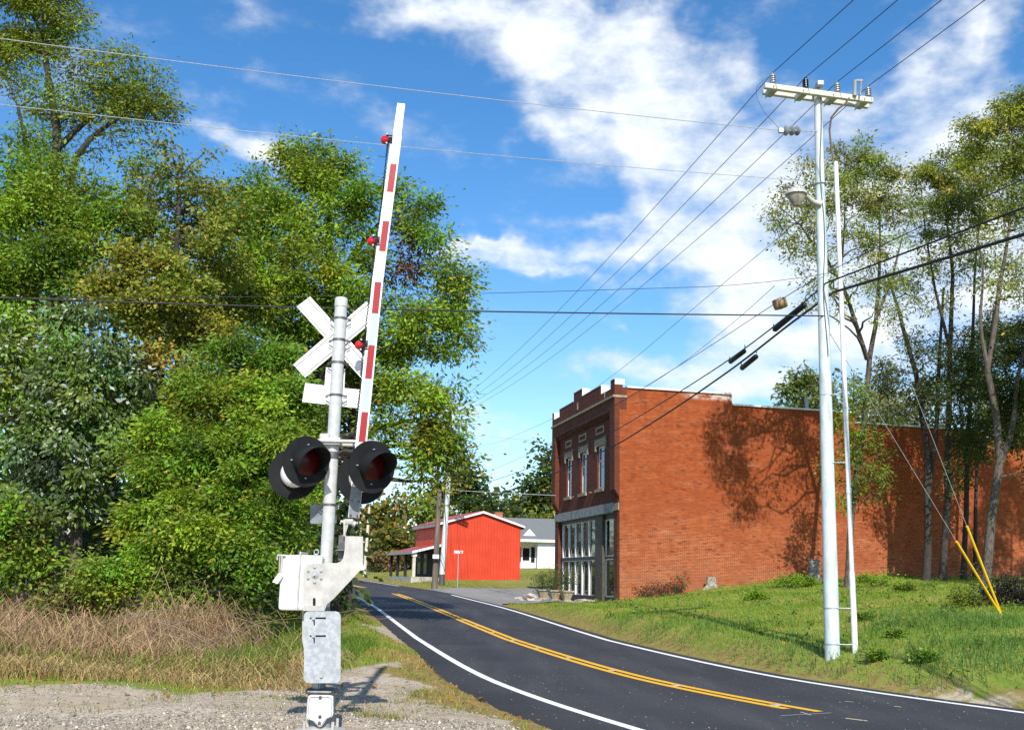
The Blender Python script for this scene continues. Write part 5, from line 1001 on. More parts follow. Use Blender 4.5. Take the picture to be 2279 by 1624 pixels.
V, c = leafset(cs, .75, 60, .28, .16, np.array([(.030, .055, .014)] * len(cs)) * r.uniform(.6, 1.5, (len(cs), 1)), r, flat=.9); tag(fastmesh('undergrowth', V, 4, 'leaf', c), kind='stuff')
# far trees along the road
tree('tree', 'round orange-tinged tree beyond the bend of the road', 'tree', [(860, 1270, 120, .5), (865, 1160, 120, .3)], [(830, 1190, 118, 38, (.20, .14, .02), .9), (870, 1150, 118, 40, (.16, .15, .022)), (900, 1190, 116, 42, (.12, .13, .018)), (845, 1235, 117, 38, (.10, .12, .018)), (910, 1240, 116, 38, (.07, .10, .015)), (880, 1210, 114, 42, (.13, .14, .02)), (820, 1150, 120, 28, (.25, .13, .015), .7)], 60, leaf=(.6, .4), group='far trees behind the red store', sub=1.3, yel=.1, twig=0, ycol=(.40, .19, .02))
tree('tree', 'low olive tree filling the gap left of the red store', 'tree', [(960, 1270, 130, .4), (960, 1150, 130, .25)], [(920, 1130, 128, 32, OL), (950, 1165, 126, 35, OL), (930, 1200, 124, 40, (.10, .13, .02)), (975, 1160, 128, 30, (.13, .14, .03)), (960, 1215, 124, 38, (.09, .13, .02)), (1000, 1180, 128, 30, (.12, .13, .04))], 61, leaf=(.6, .4), group='far trees behind the red store', sub=1.3, twig=0)
tree('tree', 'rounded dark green tree rising behind the red store roof', 'tree', [(1040, 1270, 140, .7), (1040, 1120, 140, .4)], [(1000, 1110, 140, 38, (.045, .085, .012)), (1040, 1085, 140, 38, (.05, .095, .014)), (1020, 1060, 140, 26, (.05, .10, .014)), (1075, 1120, 140, 30, (.045, .085, .014)), (1040, 1135, 138, 40, (.05, .09, .014)), (985, 1085, 140, 25, (.05, .09, .014)), (1085, 1140, 138, 22, (.05, .09, .014)), (1000, 1150, 138, 28, (.06, .10, .015))], 62, leaf=(.6, .4), group='far trees behind the red store', sub=1.4, twig=0)
tree('tree', 'tall dark tree above the white house, against the shop corner', 'tree', [(1225, 1230, 135, .7), (1222, 1080, 135, .4)], [(1225, 1020, 135, 26, (.045, .085, .014)), (1215, 1060, 135, 30, (.045, .085, .014)), (1200, 1090, 135, 34, (.05, .09, .014)), (1240, 1080, 135, 40, (.04, .08, .012)), (1165, 1120, 135, 34, (.05, .085, .02)), (1140, 1125, 136, 26, (.06, .09, .03)), (1205, 1130, 134, 36, (.045, .085, .014)), (1250, 1130, 134, 34, (.045, .08, .014)), (1150, 1150, 132, 28, (.05, .085, .02)), (1280, 1090, 135, 40, (.04, .08, .012))], 63, leaf=(.6, .4), group='far trees behind the red store', sub=1.4, twig=0)
tree('bush', 'yellow-green hedge-like bush over the white house roof', 'bush', [(1215, 1250, 126, .3), (1215, 1180, 126, .2)], [(1190, 1165, 126, 18, (.15, .18, .02)), (1215, 1160, 126, 20, (.15, .18, .02)), (1240, 1165, 126, 18, (.14, .17, .02))], 64, leaf=(.5, .3), sub=.9, twig=0)
tree('bush', 'rust-coloured thicket on the verge beyond the slim pole', 'bush', [(850, 1275, 112, .2), (850, 1250, 112, .1)], [(830, 1250, 112, 18, (.17, .11, .05)), (855, 1245, 112, 20, (.19, .12, .05)), (875, 1252, 112, 18, (.15, .10, .045))], 65, leaf=(.45, .2), sub=.7, twig=0)
# a long low wood far behind
V_, C_ = [], []
r = np.random.default_rng(99); cs = []; cl = []
for x in np.arange(-170, 240, 3.6):
    y = 175 + 10 * math.sin(x * .05) + r.normal() * 5; h = 9 + 2.5 * math.sin(x * .11) + r.normal() * 1.5
    for z in np.arange(1, h, 2.4): cs.append((x + r.normal(), y + r.normal() * 2, zg(x, y) + z)); cl.append(np.array((.055, .085, .018)) * r.uniform(.7, 1.3))
V, c = leafset(cs, 2.0, 55, 1.0, .7, np.array(cl), r, flat=.8, yel=.04); o = fastmesh('far_woods', V, 4, 'leaf', c); tag(o, kind='stuff')

# ---- locust grove in front of the side wall
gr_ = 'slender trees in front of the brick wall'
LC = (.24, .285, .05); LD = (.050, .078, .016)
tree('tree', 'slender forked tree just right of the steel pole, leaning right from its foot', 'tree', [(1886, 1312, 44, .19), (1893, 1180, 44, .17), (1908, 1050, 44, .16), (1922, 920, 44, .15), (1930, 800, 44, .14), (1945, 720, 44, .12), (1955, 600, 44, .09), (1955, 470, 44, .05), (1945, 380, 44, .02)],
     [(1880, 370, 41.5, 52, LC, .7), (1930, 360, 41.5, 50, LC, .7), (1985, 400, 41.5, 48, LC, .6), (1840, 400, 39.5, 42, LC, 0.43), (1790, 370, 39.5, 30, LC, 0.36), (1780, 420, 39.5, 42, LC, 0.43), (1735, 450, 39.5, 32, LC, 0.40), (1725, 490, 39.5, 26, LC, 0.29), (1800, 470, 39.5, 42, LC, 0.32), (1870, 450, 41.5, 55, LC, .6), (1940, 450, 41.5, 55, LC, .7), (2000, 470, 41.5, 42, LC, .5), (1760, 545, 39.5, 36, LC, 0.36), (1810, 530, 39.5, 42, LC, 0.43), (1825, 640, 40, 36, LC, 0.25), (1800, 690, 40, 26, LC, 0.22), (1770, 500, 39.5, 40, LC, 0.36), (1900, 530, 41.5, 50, LC, .45), (1960, 540, 41.5, 45, LC, .45), (1850, 600, 39.5, 45, LC, 0.16), (1930, 620, 41.5, 45, LC, .25), (1800, 600, 39.5, 30, LC, 0.13), (1990, 620, 41.5, 35, LC, .25), (1870, 670, 41.5, 40, LC, .15), (1960, 690, 41.5, 40, LC, .12),
      (1905, 900, 43.6, 40, G1, 0.28), (1880, 950, 43.6, 38, G1, 0.31), (1920, 985, 43.6, 45, (.11, .16, 0.02), 0.31), (1870, 1030, 43.6, 38, G1, 0.31), (1930, 1060, 43.4, 45, (.13, .18, 0.02), 0.28), (1880, 1095, 43.6, 36, G1, 0.25), (1955, 1020, 43.6, 30, (.12, .17, 0.02), 0.19), (1945, 1100, 43.6, 25, (.12, .17, 0.02), 0.19), (1900, 860, 43.6, 30, G1, .3)], 70, leaf=(0.160, 0.050), group=gr_, dens=1.0, sub=.36, yel=.02, twig=.8, K=760,
     limbs=([(1930, 800, 44, .11), (1895, 690, 44, .09), (1870, 620, 44, .08), (1830, 570, 42, .06), (1780, 500, 40, .03), (1735, 460, 39.5, .015)], [(1945, 720, 44, .08), (1985, 620, 44, .06), (2010, 520, 44, .03)], [(1870, 620, 44, .06), (1880, 500, 44, .04), (1880, 390, 44, .02)]))
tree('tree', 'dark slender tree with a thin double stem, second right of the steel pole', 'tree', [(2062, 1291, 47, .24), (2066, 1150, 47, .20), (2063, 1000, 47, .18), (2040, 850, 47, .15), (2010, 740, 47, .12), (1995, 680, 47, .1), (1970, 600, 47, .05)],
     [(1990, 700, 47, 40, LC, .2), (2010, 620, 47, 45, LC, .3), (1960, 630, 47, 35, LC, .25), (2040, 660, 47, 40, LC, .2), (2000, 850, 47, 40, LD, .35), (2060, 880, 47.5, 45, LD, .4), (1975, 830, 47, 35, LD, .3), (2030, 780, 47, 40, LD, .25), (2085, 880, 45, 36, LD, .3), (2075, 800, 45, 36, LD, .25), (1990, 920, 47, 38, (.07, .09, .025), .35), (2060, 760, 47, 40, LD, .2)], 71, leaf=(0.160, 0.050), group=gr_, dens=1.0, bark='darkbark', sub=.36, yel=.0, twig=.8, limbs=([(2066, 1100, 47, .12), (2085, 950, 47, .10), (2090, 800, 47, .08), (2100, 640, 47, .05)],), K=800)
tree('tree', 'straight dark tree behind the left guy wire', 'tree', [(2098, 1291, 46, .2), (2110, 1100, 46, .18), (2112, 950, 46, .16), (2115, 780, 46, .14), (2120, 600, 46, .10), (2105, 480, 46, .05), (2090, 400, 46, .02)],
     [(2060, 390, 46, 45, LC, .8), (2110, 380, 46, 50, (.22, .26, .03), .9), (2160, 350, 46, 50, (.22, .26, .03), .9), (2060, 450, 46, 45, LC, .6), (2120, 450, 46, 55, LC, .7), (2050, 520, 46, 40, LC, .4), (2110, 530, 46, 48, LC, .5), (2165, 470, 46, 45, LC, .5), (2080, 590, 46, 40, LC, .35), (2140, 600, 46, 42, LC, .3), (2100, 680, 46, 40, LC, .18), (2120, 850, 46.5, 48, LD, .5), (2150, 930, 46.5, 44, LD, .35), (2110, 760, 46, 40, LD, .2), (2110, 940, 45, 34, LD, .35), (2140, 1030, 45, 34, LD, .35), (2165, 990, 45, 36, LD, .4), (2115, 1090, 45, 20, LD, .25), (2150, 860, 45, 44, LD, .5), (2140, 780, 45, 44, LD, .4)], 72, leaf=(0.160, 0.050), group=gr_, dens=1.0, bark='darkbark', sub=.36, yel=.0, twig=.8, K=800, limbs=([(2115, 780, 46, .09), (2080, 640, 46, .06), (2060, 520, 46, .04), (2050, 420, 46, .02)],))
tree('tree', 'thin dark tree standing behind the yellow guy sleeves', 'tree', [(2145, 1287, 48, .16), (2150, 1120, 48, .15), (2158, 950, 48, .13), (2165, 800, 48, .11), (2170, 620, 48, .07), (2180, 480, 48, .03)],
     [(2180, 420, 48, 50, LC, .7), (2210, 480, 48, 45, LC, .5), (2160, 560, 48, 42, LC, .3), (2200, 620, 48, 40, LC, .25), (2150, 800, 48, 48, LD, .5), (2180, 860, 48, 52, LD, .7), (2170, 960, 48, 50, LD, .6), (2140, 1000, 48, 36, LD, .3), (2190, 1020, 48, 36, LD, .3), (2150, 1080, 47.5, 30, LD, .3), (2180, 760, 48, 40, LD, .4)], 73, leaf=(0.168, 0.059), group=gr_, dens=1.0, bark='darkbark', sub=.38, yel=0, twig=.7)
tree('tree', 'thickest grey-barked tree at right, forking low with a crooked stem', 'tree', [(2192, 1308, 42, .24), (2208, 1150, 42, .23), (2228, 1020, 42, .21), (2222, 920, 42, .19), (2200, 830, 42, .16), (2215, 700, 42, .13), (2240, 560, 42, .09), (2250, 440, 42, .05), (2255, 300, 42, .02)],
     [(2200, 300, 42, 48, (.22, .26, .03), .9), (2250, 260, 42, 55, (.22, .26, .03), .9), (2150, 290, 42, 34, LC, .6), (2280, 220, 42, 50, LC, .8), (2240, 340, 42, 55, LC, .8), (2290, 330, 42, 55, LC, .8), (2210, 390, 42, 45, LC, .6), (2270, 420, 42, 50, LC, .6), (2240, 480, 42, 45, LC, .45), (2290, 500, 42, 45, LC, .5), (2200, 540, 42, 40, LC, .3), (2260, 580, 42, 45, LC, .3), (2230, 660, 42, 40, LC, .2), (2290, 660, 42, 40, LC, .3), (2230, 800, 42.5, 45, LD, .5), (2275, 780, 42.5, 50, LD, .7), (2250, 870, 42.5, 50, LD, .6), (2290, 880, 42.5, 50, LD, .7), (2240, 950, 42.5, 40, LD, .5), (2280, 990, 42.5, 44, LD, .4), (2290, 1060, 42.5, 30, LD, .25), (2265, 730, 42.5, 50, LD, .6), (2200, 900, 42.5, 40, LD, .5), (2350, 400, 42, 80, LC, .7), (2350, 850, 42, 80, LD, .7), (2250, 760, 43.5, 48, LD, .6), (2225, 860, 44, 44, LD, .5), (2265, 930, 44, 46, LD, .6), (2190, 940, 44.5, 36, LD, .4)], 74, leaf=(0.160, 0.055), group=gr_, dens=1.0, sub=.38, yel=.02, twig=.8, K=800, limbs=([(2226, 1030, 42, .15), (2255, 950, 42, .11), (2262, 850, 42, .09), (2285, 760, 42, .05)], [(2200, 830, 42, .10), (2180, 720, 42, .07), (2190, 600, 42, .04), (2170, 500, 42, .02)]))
for k, (px, Y) in enumerate(((2520, 36), (2640, 39))):  # unseen trees added outside the view to cast shade on the side wall
    tree('tree', ['bushy grove tree standing beyond the cut-off dark purple shrub', 'farther bushy grove tree, deepest beyond the dark purple shrubs'][k], 'tree', [(px, 1310, Y, .2), (px + 10, 900, Y, .15), (px, 500, Y, .06)], [(px + dx, py, Y, 75, LC, .55) for dx, py in ((-60, 480), (50, 460), (-20, 380), (-70, 600), (60, 620), (0, 700), (-60, 800), (60, 820))], 90 + k, leaf=(.2, .07), group=gr_, bark='darkbark', sub=.4, twig=.3)
tree('tree', 'slim dark stem rising close to the wall between the guy sleeves and the thick tree', 'tree', [(2170, 1284, 50, .12), (2172, 1100, 50, .11), (2180, 900, 50, .08), (2210, 700, 50, .04)], [(2200, 720, 50, 45, LD, .3), (2190, 830, 50, 45, LD, .4), (2220, 940, 50, 45, LD, .5), (2240, 600, 50, 45, LC, .25)], 75, leaf=(0.168, 0.059), group=gr_, dens=1.0, bark='darkbark', sub=.38, yel=0, twig=.6)
tree('tree', 'bright green round-headed tree looking over the wall left of the steel pole', 'tree', [(1795, 1200, 82, .3), (1795, 900, 82, .15)], [(1790, 835, 82, 26, (.16, .21, .06)), (1775, 870, 82, 30, (.14, .19, .05)), (1815, 865, 82, 32, (.14, .19, .05)), (1770, 905, 82, 30, (.11, .16, .04)), (1825, 905, 82, 34, (.11, .16, .04)), (1800, 900, 80, 34, (.13, .18, .05))], 76, leaf=(.36, .2), sub=.8, yel=0)
for k, (px, py) in enumerate(((1900, 860), (1975, 850), (2040, 870), (2240, 930), (2285, 880))):
    tree('tree', 'pale hazy tree beyond the wall roof ' + ['behind the conduit', 'behind the forked tree', 'between the forked and dark trees', 'showing yellow at the right', 'at the right edge'][k], 'tree', [(px, 1200, 76 + 3 * k, .2), (px, py + 60, 76 + 3 * k, .08), (px, py - 30, 76 + 3 * k, .03)],
         [(px, py, 76 + 3 * k, 40, (.13, .14, .07) if k < 3 else (.26, .24, .03), .3), (px - 25, py + 50, 76 + 3 * k, 40, (.12, .13, .06), .4), (px + 25, py + 50, 76 + 3 * k, 38, (.16, .16, .06) if k < 3 else (.24, .21, .03), .4), (px, py + 95, 76 + 3 * k, 45, (.10, .12, .04), .5)], 77 + k, leaf=(.36, .18), group='trees beyond the brick building', sub=.7, twig=.8)

# ---- shrubs on the bank
def shrub(label, px, py, rpx, colr, seed, name='shrub', leaf=(0.084, 0.042), h=.8, group='green shrubs on the grass bank', dn=1.2, wide=1.3, sub=.16):
    g = on_ground(px, py); rm = rpx * mscale(g[1]); r = np.random.default_rng(seed); t_ = thing(name, label, 'shrub', g, group); n = 16
    cs = g + r.normal(size=(n, 3)) * [rm * .5 * wide, rm * .5, rm * .28 * h] + [0, 0, rm * .62 * h]; cs[:, 2] = np.maximum(cs[:, 2], zg(cs[:, 0], cs[:, 1]) + .08)
    mb = MB(); [mb.tube([g + [0, 0, -.05], g * .5 + c * .5 + [0, 0, .02], c], [.014, .01, .004], 4) for c in cs]; mb.build('stem', 'darkbark', t_)
    V, c = leafset(cs, rm * .42, int(60 * dn), *leaf, np.array([colr] * n) * r.uniform(.8, 1.25, (n, 1)), r, flat=.8, up=.8, droop=-.2); fastmesh('foliage', V, 4, 'leaf', c, t_)
BG = (.17, .30, .016)
for k, a in enumerate((('bright green shrub below the pale tree stump', 1757, 1308, 26, BG), ('small bright shrub hugging the right side of the pale tree stump', 1798, 1306, 17, BG), ('wide bright green shrub between the conduit and the dark trees', 1962, 1308, 30, BG), ('little green shrub at the top left of the wide bright one', 1925, 1297, 16, BG), ('low yellow-green shrub at the right end of the wide bright one', 2008, 1318, 16, (.14, .19, .02)), ('lone small shrub on the slope left of the steel pole', 1685, 1335, 17, BG), ('yellow-green bush left of the dark purple shrub', 2148, 1352, 34, (.14, .18, .02)), ('small dull green weed shrub under the yellow-green bush', 1990, 1418, 12, (.17, .27, .03)), ('tiny green shrub near the conduit foot', 1916, 1382, 12, (.17, .27, .03)), ('leafy green weed low on the bank near the road edge', 1955, 1468, 14, (.17, .28, .03)), ('spreading weed patch on the bank below the dark shrub', 2060, 1470, 17, (.17, .28, .03)))):
    shrub(*a, 100 + k)
shrub('dark purple-leaved shrub beside the yellow guy sleeves', 2228, 1350, 46, (.020, .012, .020), 130, dn=2.2, h=1.25, group=None, leaf=(0.076, 0.042), sub=.2); shrub('dark purple shrub cut by the right edge of the view', 2290, 1352, 36, (.024, .015, .022), 131, dn=2, h=1.0, group=None, leaf=(0.076, 0.042))
# rose bushes at the wall foot
for k, (px, py, rp, lb, ro) in enumerate(((1.25, .5, 20, 'bare reddish twiggy rose bush at the wall foot near the corner', 0), (2.75, .5, 22, 'leafy rose bush with red blooms at the foot of the side wall', 8), (2.0, .45, 18, 'small rose bush with dark red leaves between its two neighbours', 2))):
    g = bw(px, -py, 0); g[2] = zg(g[0], g[1]); rm = rp * mscale(g[1]); r = np.random.default_rng(140 + k); t_ = thing('rose_bush', lb, 'rose bush', g, 'rose bushes by the side wall'); cs = g + r.normal(size=(22, 3)) * [rm * .5, rm * .35, rm * .5] + [0, 0, rm * 1.0]; cs[:, 2] = np.maximum(cs[:, 2], g[2] + .1); mb = MB()
    for c in cs: mb.tube([g + [0, 0, -.05], g * .6 + c * .4 + r.normal(size=3) * .05, c], [.014, .009, .004], 4)
    mb.build('stem', 'rust', t_); V, c = leafset(cs, .16, 26, .07, .04, np.array([(.07, .10, .025) if k == 1 else (.09, .05, .03)] * 22), r); fastmesh('foliage', V, 4, 'leaf', c, t_)
    for j in range(ro): 
        mb = MB(); mb.lathe([(.0, -.03), (.035, -.025), (.055, .01), (.045, .035), (.0, .03)], cs[j] + r.normal(size=3) * .08 + [0, -.12, .02], (r.normal() * .4, -.6, .8), 9); mb.build('bloom', 'rose', t_)
# stumps
for px, py, h, rr2, lb in ((9.3, .9, .95, .27, 'pale mottled tree stump standing by the wall, half way along'), (4.3, .5, .5, .24, 'low weathered tree stump against the wall foot, nearer the corner')):
    g = bw(px, -py, 0); g[2] = zg(g[0], g[1]); mb = MB(); n = 16; V = []
    r = np.random.default_rng(int(px * 10))
    for z, k in ((-.1, 1.6), (.08, 1.25), (.3 * h, 1.02), (.7 * h, .95), (h, .9)):
        for j in range(n): a = 2 * PI * j / n; w_ = 1 + .07 * math.sin(3 * a + px) + .04 * r.normal() + (.2 * max(0, math.sin(4 * a)) if z < .1 else 0); V.append((g[0] + rr2 * k * w_ * math.cos(a), g[1] + rr2 * k * w_ * math.sin(a), g[2] + z + (.06 * math.sin(a * 2 + 1) if z == h else 0)))
    F = [(i * n + j, i * n + (j + 1) % n, (i + 1) * n + (j + 1) % n, (i + 1) * n + j) for i in range(4) for j in range(n)] + [tuple(4 * n + j for j in range(n))]
    mb.add(V, F); o = mb.build('tree_stump', pmat('stump_wood', (.40, .37, .30), (.16, .14, .11), 9, .9, 0, .4)); tag(o, lb, 'tree stump')

# ------------------------------------------------------------------ grass, dry thatch, gravel, leaves
def blades(name, P, H, Wd, cols, lean, r, seg=1):
    N = len(P); a = r.uniform(0, 2 * PI, N); s = np.c_[np.cos(a), np.sin(a), np.zeros(N)] * (Wd / 2)[:, None]; b = r.uniform(0, 2 * PI, N); d = np.c_[np.cos(b) * lean, np.sin(b) * lean, np.ones(N)] * H[:, None]
    if seg == 1: V = np.stack([P - s, P + s, P + d], 1); o = fastmesh(name, V.reshape(-1, 3), 3, 'blade', np.repeat(cols, 3, 0))
    else:
        j1, j2, j3 = (r.normal(size=(N, 3)) * H[:, None] * q for q in (.05, .12, .2)); m1 = P + d * [.3, .3, .66] + j1; m2 = P + d * [.95, .95, .94] + j2; m3 = P + d * [1.8, 1.8, .62] + j3 - np.c_[0 * H, 0 * H, r.random(N) ** 2 * H * .5]; V = np.stack([P - s, P + s, m1 + s * .8, m1 - s * .8, m1 - s * .8, m1 + s * .8, m2 + s * .55, m2 - s * .55, m2 - s * .55, m2 + s * .55, m3 + s * .12, m3 - s * .12], 1); o = fastmesh(name, V.reshape(-1, 3), 4, 'blade', np.repeat(cols, 12, 0))
    return tag(o, kind='stuff')
BF = [tuple(bw(-.3, -.05, 0)[:2]), tuple(bw(40, -.05, 0)[:2]), tuple(bw(40, 40, 0)[:2]), tuple(bw(-.3, 40, 0)[:2])]; SLAB = [tuple(p[:2]) for p in sl]
def scatter(n, x0, x1, y0, y1, r, gravel=False):
    x = r.uniform(x0, x1, n); y = r.uniform(y0, y1, n); e, _, sg = road_dist(x, y); i = np.clip(np.searchsorted(GX, x) - 1, 0, len(GX) - 2); j = np.clip(np.searchsorted(GY, y) - 1, 0, len(GY) - 2)
    g = GRV[j, i]; ok = (e > .05) & ~inpoly(x, y, BF) & ~inpoly(x, y, SLAB) & ~inpoly(x, y, SIDE); ok &= (g > .5) if gravel else (r.random(n) > g * 1.6); d = DRY[j, i]
    return np.c_[x, y, zg(x, y)][ok], d[ok], sg[ok], e[ok]
def patch(P, sc_, seed): return .5 + .25 * (np.sin(P[:, 0] * sc_ + seed + 2 * np.sin(P[:, 1] * sc_ * .7)) + np.sin(P[:, 1] * sc_ * 1.3 + seed * 2 + 1.5 * np.sin(P[:, 0] * sc_ * .9)))
r = np.random.default_rng(21)
def grass(name, n, box, hmin, hmax, dk=1.0):
    P, d, sg, e = scatter(n, *box, r); f = patch(P, .9, 1.0) * .6 + patch(P, 2.6, 4.0) * .4 + r.normal(size=len(P)) * .12; isdry = r.random(len(P)) < np.clip(d * 1.05 + (f - .5) * .7, 0, 1)
    cg = np.where(f[:, None] > .5, (.225, .315, .036), (.145, .25, .026)) * r.uniform(.7, 1.3, (len(P), 1)); cd = np.array((.42, .31, .11)) * r.uniform(.55, 1.25, (len(P), 1)); c = np.where(isdry[:, None], cd, cg) * dk
    H = r.uniform(hmin, hmax, len(P)) * (.6 + .9 * patch(P, 1.3, 2.2)) * np.where(isdry, .75, 1.0) * np.clip(.35 + e / 1.5, .35, 1.0); return blades(name, P, H, np.full(len(P), .011) + P[:, 1] * .00028, c, .45, r)
grass('grass', 150000, (0, 27, 13, 34), .03, .10); grass('grass', 90000, (0, 24, 34, 52), .03, .10); grass('grass', 95000, (-14, 2, 14, 36), .04, .13); grass('grass', 60000, (-12, 14, 52, 100), .06, .16)
# longer tufts on the bank
P0 = [on_ground(*q) for q in ((2060, 1385), (2100, 1375), (2140, 1380), (2020, 1400), (2180, 1395), (2220, 1390), (2260, 1385), (2250, 1440), (2200, 1440), (2120, 1440), (1960, 1400), (2000, 1370), (1620, 1395), (1560, 1405), (1690, 1430), (1800, 1470), (1750, 1450), (1900, 1475), (2080, 1500), (2160, 1480), (2230, 1480), (1480, 1395), (1400, 1385))]
P = np.concatenate([p + r.normal(size=(150, 3)) * [.6, .5, 0] for p in P0]); P[:, 2] = zg(P[:, 0], P[:, 1]); e, _, _ = road_dist(P[:, 0], P[:, 1]); P = P[e > .25]; blades('tall_grass', P, r.uniform(.10, .26, len(P)), np.full(len(P), .014), np.array((.10, .19, .045)) * r.uniform(.6, 1.5, (len(P), 1)), .4, r, 3)
# weeds scattered on the bank: small leafy clumps
P, d, sg, e = scatter(900, 3, 26, 16, 46, r); P = P[(sg[:] > 0) & (e > .8)][:420]; V, c = leafset(P + [0, 0, .10], .13, 16, .09, .045, np.array([(.09, .16, .018)] * len(P)) * r.uniform(.6, 1.5, (len(P), 1)), r, flat=.6); tag(fastmesh('weeds', V, 4, 'leaf', c), kind='stuff')
# longer green grass between the thatch and the mast
P = np.c_[r.uniform(-6.5, -3.0, 7000), r.uniform(18.5, 25, 7000)]; P = np.c_[P, zg(P[:, 0], P[:, 1])]; e, _, _ = road_dist(P[:, 0], P[:, 1]); k = (e > .8) & (r.random(len(P)) < np.clip((-P[:, 0] - .8) / 2.5, .1, 1)); P = P[k]; blades('tall_grass', P, r.uniform(.10, .34, len(P)), np.full(len(P), .013), np.array((.13, .21, .035)) * r.uniform(.6, 1.5, (len(P), 1)), .4, r, 3)
# dry thatch of the wood edge
def thatch(n, box, h0, h1, colr, lean, hfun=None):
    P = np.c_[r.uniform(box[0], box[1], n), r.uniform(box[2], box[3], n)]; P = np.c_[P, zg(P[:, 0], P[:, 1])]; H = r.uniform(h0, h1, n) * (.45 + 1.0 * patch(P, 1.1, 3.0))
    if hfun is not None: H = H * hfun(P)
    blades('dry_grass', P, H, r.uniform(.012, .022, n), np.array(colr) * r.uniform(.5, 1.45, (n, 1)) * (1 + r.normal(size=(n, 3)) * .06), lean, r, 3)
xl = lambda P: (np.clip((-P[:, 0] - 4.2 - .12 * (P[:, 1] - 19)) / 2.4, .0, 1.0) + .02) * (.7 + .7 * np.clip(patch(P, .8, 1.0) * 1.6 - .4, 0, 1))
thatch(15000, (-14, -4.0, 18.3, 22.8), .25, .85, (.44, .30, .17), .6, xl); thatch(6000, (-13, -5.5, 21, 23.5), .5, 1.15, (.42, .29, .16), .5, xl); thatch(10000, (-13, -3.0, 16.3, 19.5), .12, .32, (.42, .31, .14), .8); thatch(5000, (-12, -3.5, 17.0, 23), .12, .5, (.20, .23, .05), .5)
for px, py, hh in ((425, 1330, 1.5), (250, 1330, 1.3), (215, 1335, 1.2), (300, 1340, 1.1), (390, 1380, 1.0)):
    g = on_ground(px, 1425); n = 130; P = g + r.normal(size=(n, 3)) * [.16, .16, 0]; P[:, 2] = zg(P[:, 0], P[:, 1]); blades('dry_grass', P, r.uniform(.6, 1.0, n) * hh, np.full(n, .028), np.array((.46, .32, .18)) * r.uniform(.7, 1.25, (n, 1)), .28, r, 3)
mb = MB()
for k in range(70):
    g = np.array([r.uniform(-12.5, -3.6), r.uniform(19, 22.5), 0]); g[2] = zg(g[0], g[1]); a = r.uniform(0, 2 * PI); L = r.uniform(.8, 1.9); d = np.array([math.cos(a) * .6, math.sin(a) * .4, 1]); q = [g + d * L * u * np.array([1 + u, 1 + u, 1 - .45 * u]) for u in np.linspace(0, 1, 7)]; mb.tube(q, np.linspace(.010, .004, 7), 4, False)
o = mb.build('dry_grass', pmat('dry_stalk', (.30, .22, .15), (.20, .13, .09), 6, .9)); tag(o, kind='stuff')
g0 = on_ground(845, 1597); T_ = np.vstack([np.c_[r.uniform(-11, -.5, 70), r.uniform(13.6, 16.8, 70)]]); n_ = r.integers(10, 60, len(T_)); P = np.repeat(T_, n_, 0) + r.normal(size=(n_.sum(), 2)) * .16; P = np.vstack([P, g0[:2] + r.normal(size=(320, 2)) * [.22, .12]])
P = np.c_[P, zg(P[:, 0], P[:, 1])]; e, _, _ = road_dist(P[:, 0], P[:, 1]); P = P[e > .1]; blades('grass', P, r.uniform(.03, .12, len(P)), np.full(len(P), .010), np.where(r.random((len(P), 1)) < .5, (.40, .29, .11), (.16, .22, .04)) * r.uniform(.6, 1.25, (len(P), 1)), .6, r)
# gravel stones
def stones(name, n, box, s0, s1):
    P, _, _, _ = scatter(n, *box, r, gravel=True); N = len(P); base_ = np.array([(1, 0, 0), (0, 1, 0), (-1, 0, 0), (0, -1, 0), (0, 0, 1), (0, 0, -1)], float); s = r.uniform(s0, s1, N) * r.choice([1, 1, 1, 1.6], N)
    a = r.uniform(0, 2 * PI, N); R_m = np.stack([np.stack([np.cos(a), -np.sin(a), 0 * a], 1), np.stack([np.sin(a), np.cos(a), 0 * a], 1), np.stack([0 * a, 0 * a, 1 + 0 * a], 1)], 1)
    V = base_[None] * r.uniform(.55, 1.2, (N, 6, 3)) * np.array([1, 1, .62]) + r.normal(size=(N, 6, 3)) * .12; V = np.einsum('nij,nkj->nki', R_m, V) * s[:, None, None] + P[:, None] + [0, 0, .006]
    T = np.array([(0, 1, 4), (1, 2, 4), (2, 3, 4), (3, 0, 4), (1, 0, 5), (2, 1, 5), (3, 2, 5), (0, 3, 5)]); F = (np.arange(N)[:, None, None] * 6 + T[None]).reshape(-1, 3)
    c = np.where(r.random((N, 1)) < .3, (.66, .59, .49), (.44, .385, .31)) * r.uniform(.55, 1.2, (N, 1)); return tag(fastmesh(name, V.reshape(-1, 3), 3, 'blade', np.repeat(c, 6, 0), faces=F), kind='stuff')
stones('gravel', 15000, (-9, 3, 8, 17.5), .006, .018); stones('gravel', 7000, (-6, 3, 9.5, 13.4), .012, .030)
n = 1100; Pq = np.c_[r.uniform(-1, 9, n), r.uniform(10.5, 24, n)]; e, zr_, _ = road_dist(Pq[:, 0], Pq[:, 1]); k = (e < -.1) & (r.random(n) < np.clip(1.25 - (Pq[:, 1] - 11) / 9, .12, 1)); Pq = Pq[k]; N = len(Pq); s_ = r.uniform(.007, .017, N)
V = (np.array([(1, 0, 0), (0, 1, 0), (-1, 0, 0), (0, -1, 0), (0, 0, .8)], float)[None] * r.uniform(.6, 1.2, (N, 5, 3))) * s_[:, None, None] + np.c_[Pq, zr_[k] + .002][:, None]; F = (np.arange(N)[:, None, None] * 5 + np.array([(0, 1, 4), (1, 2, 4), (2, 3, 4), (3, 0, 4)])[None]).reshape(-1, 3)
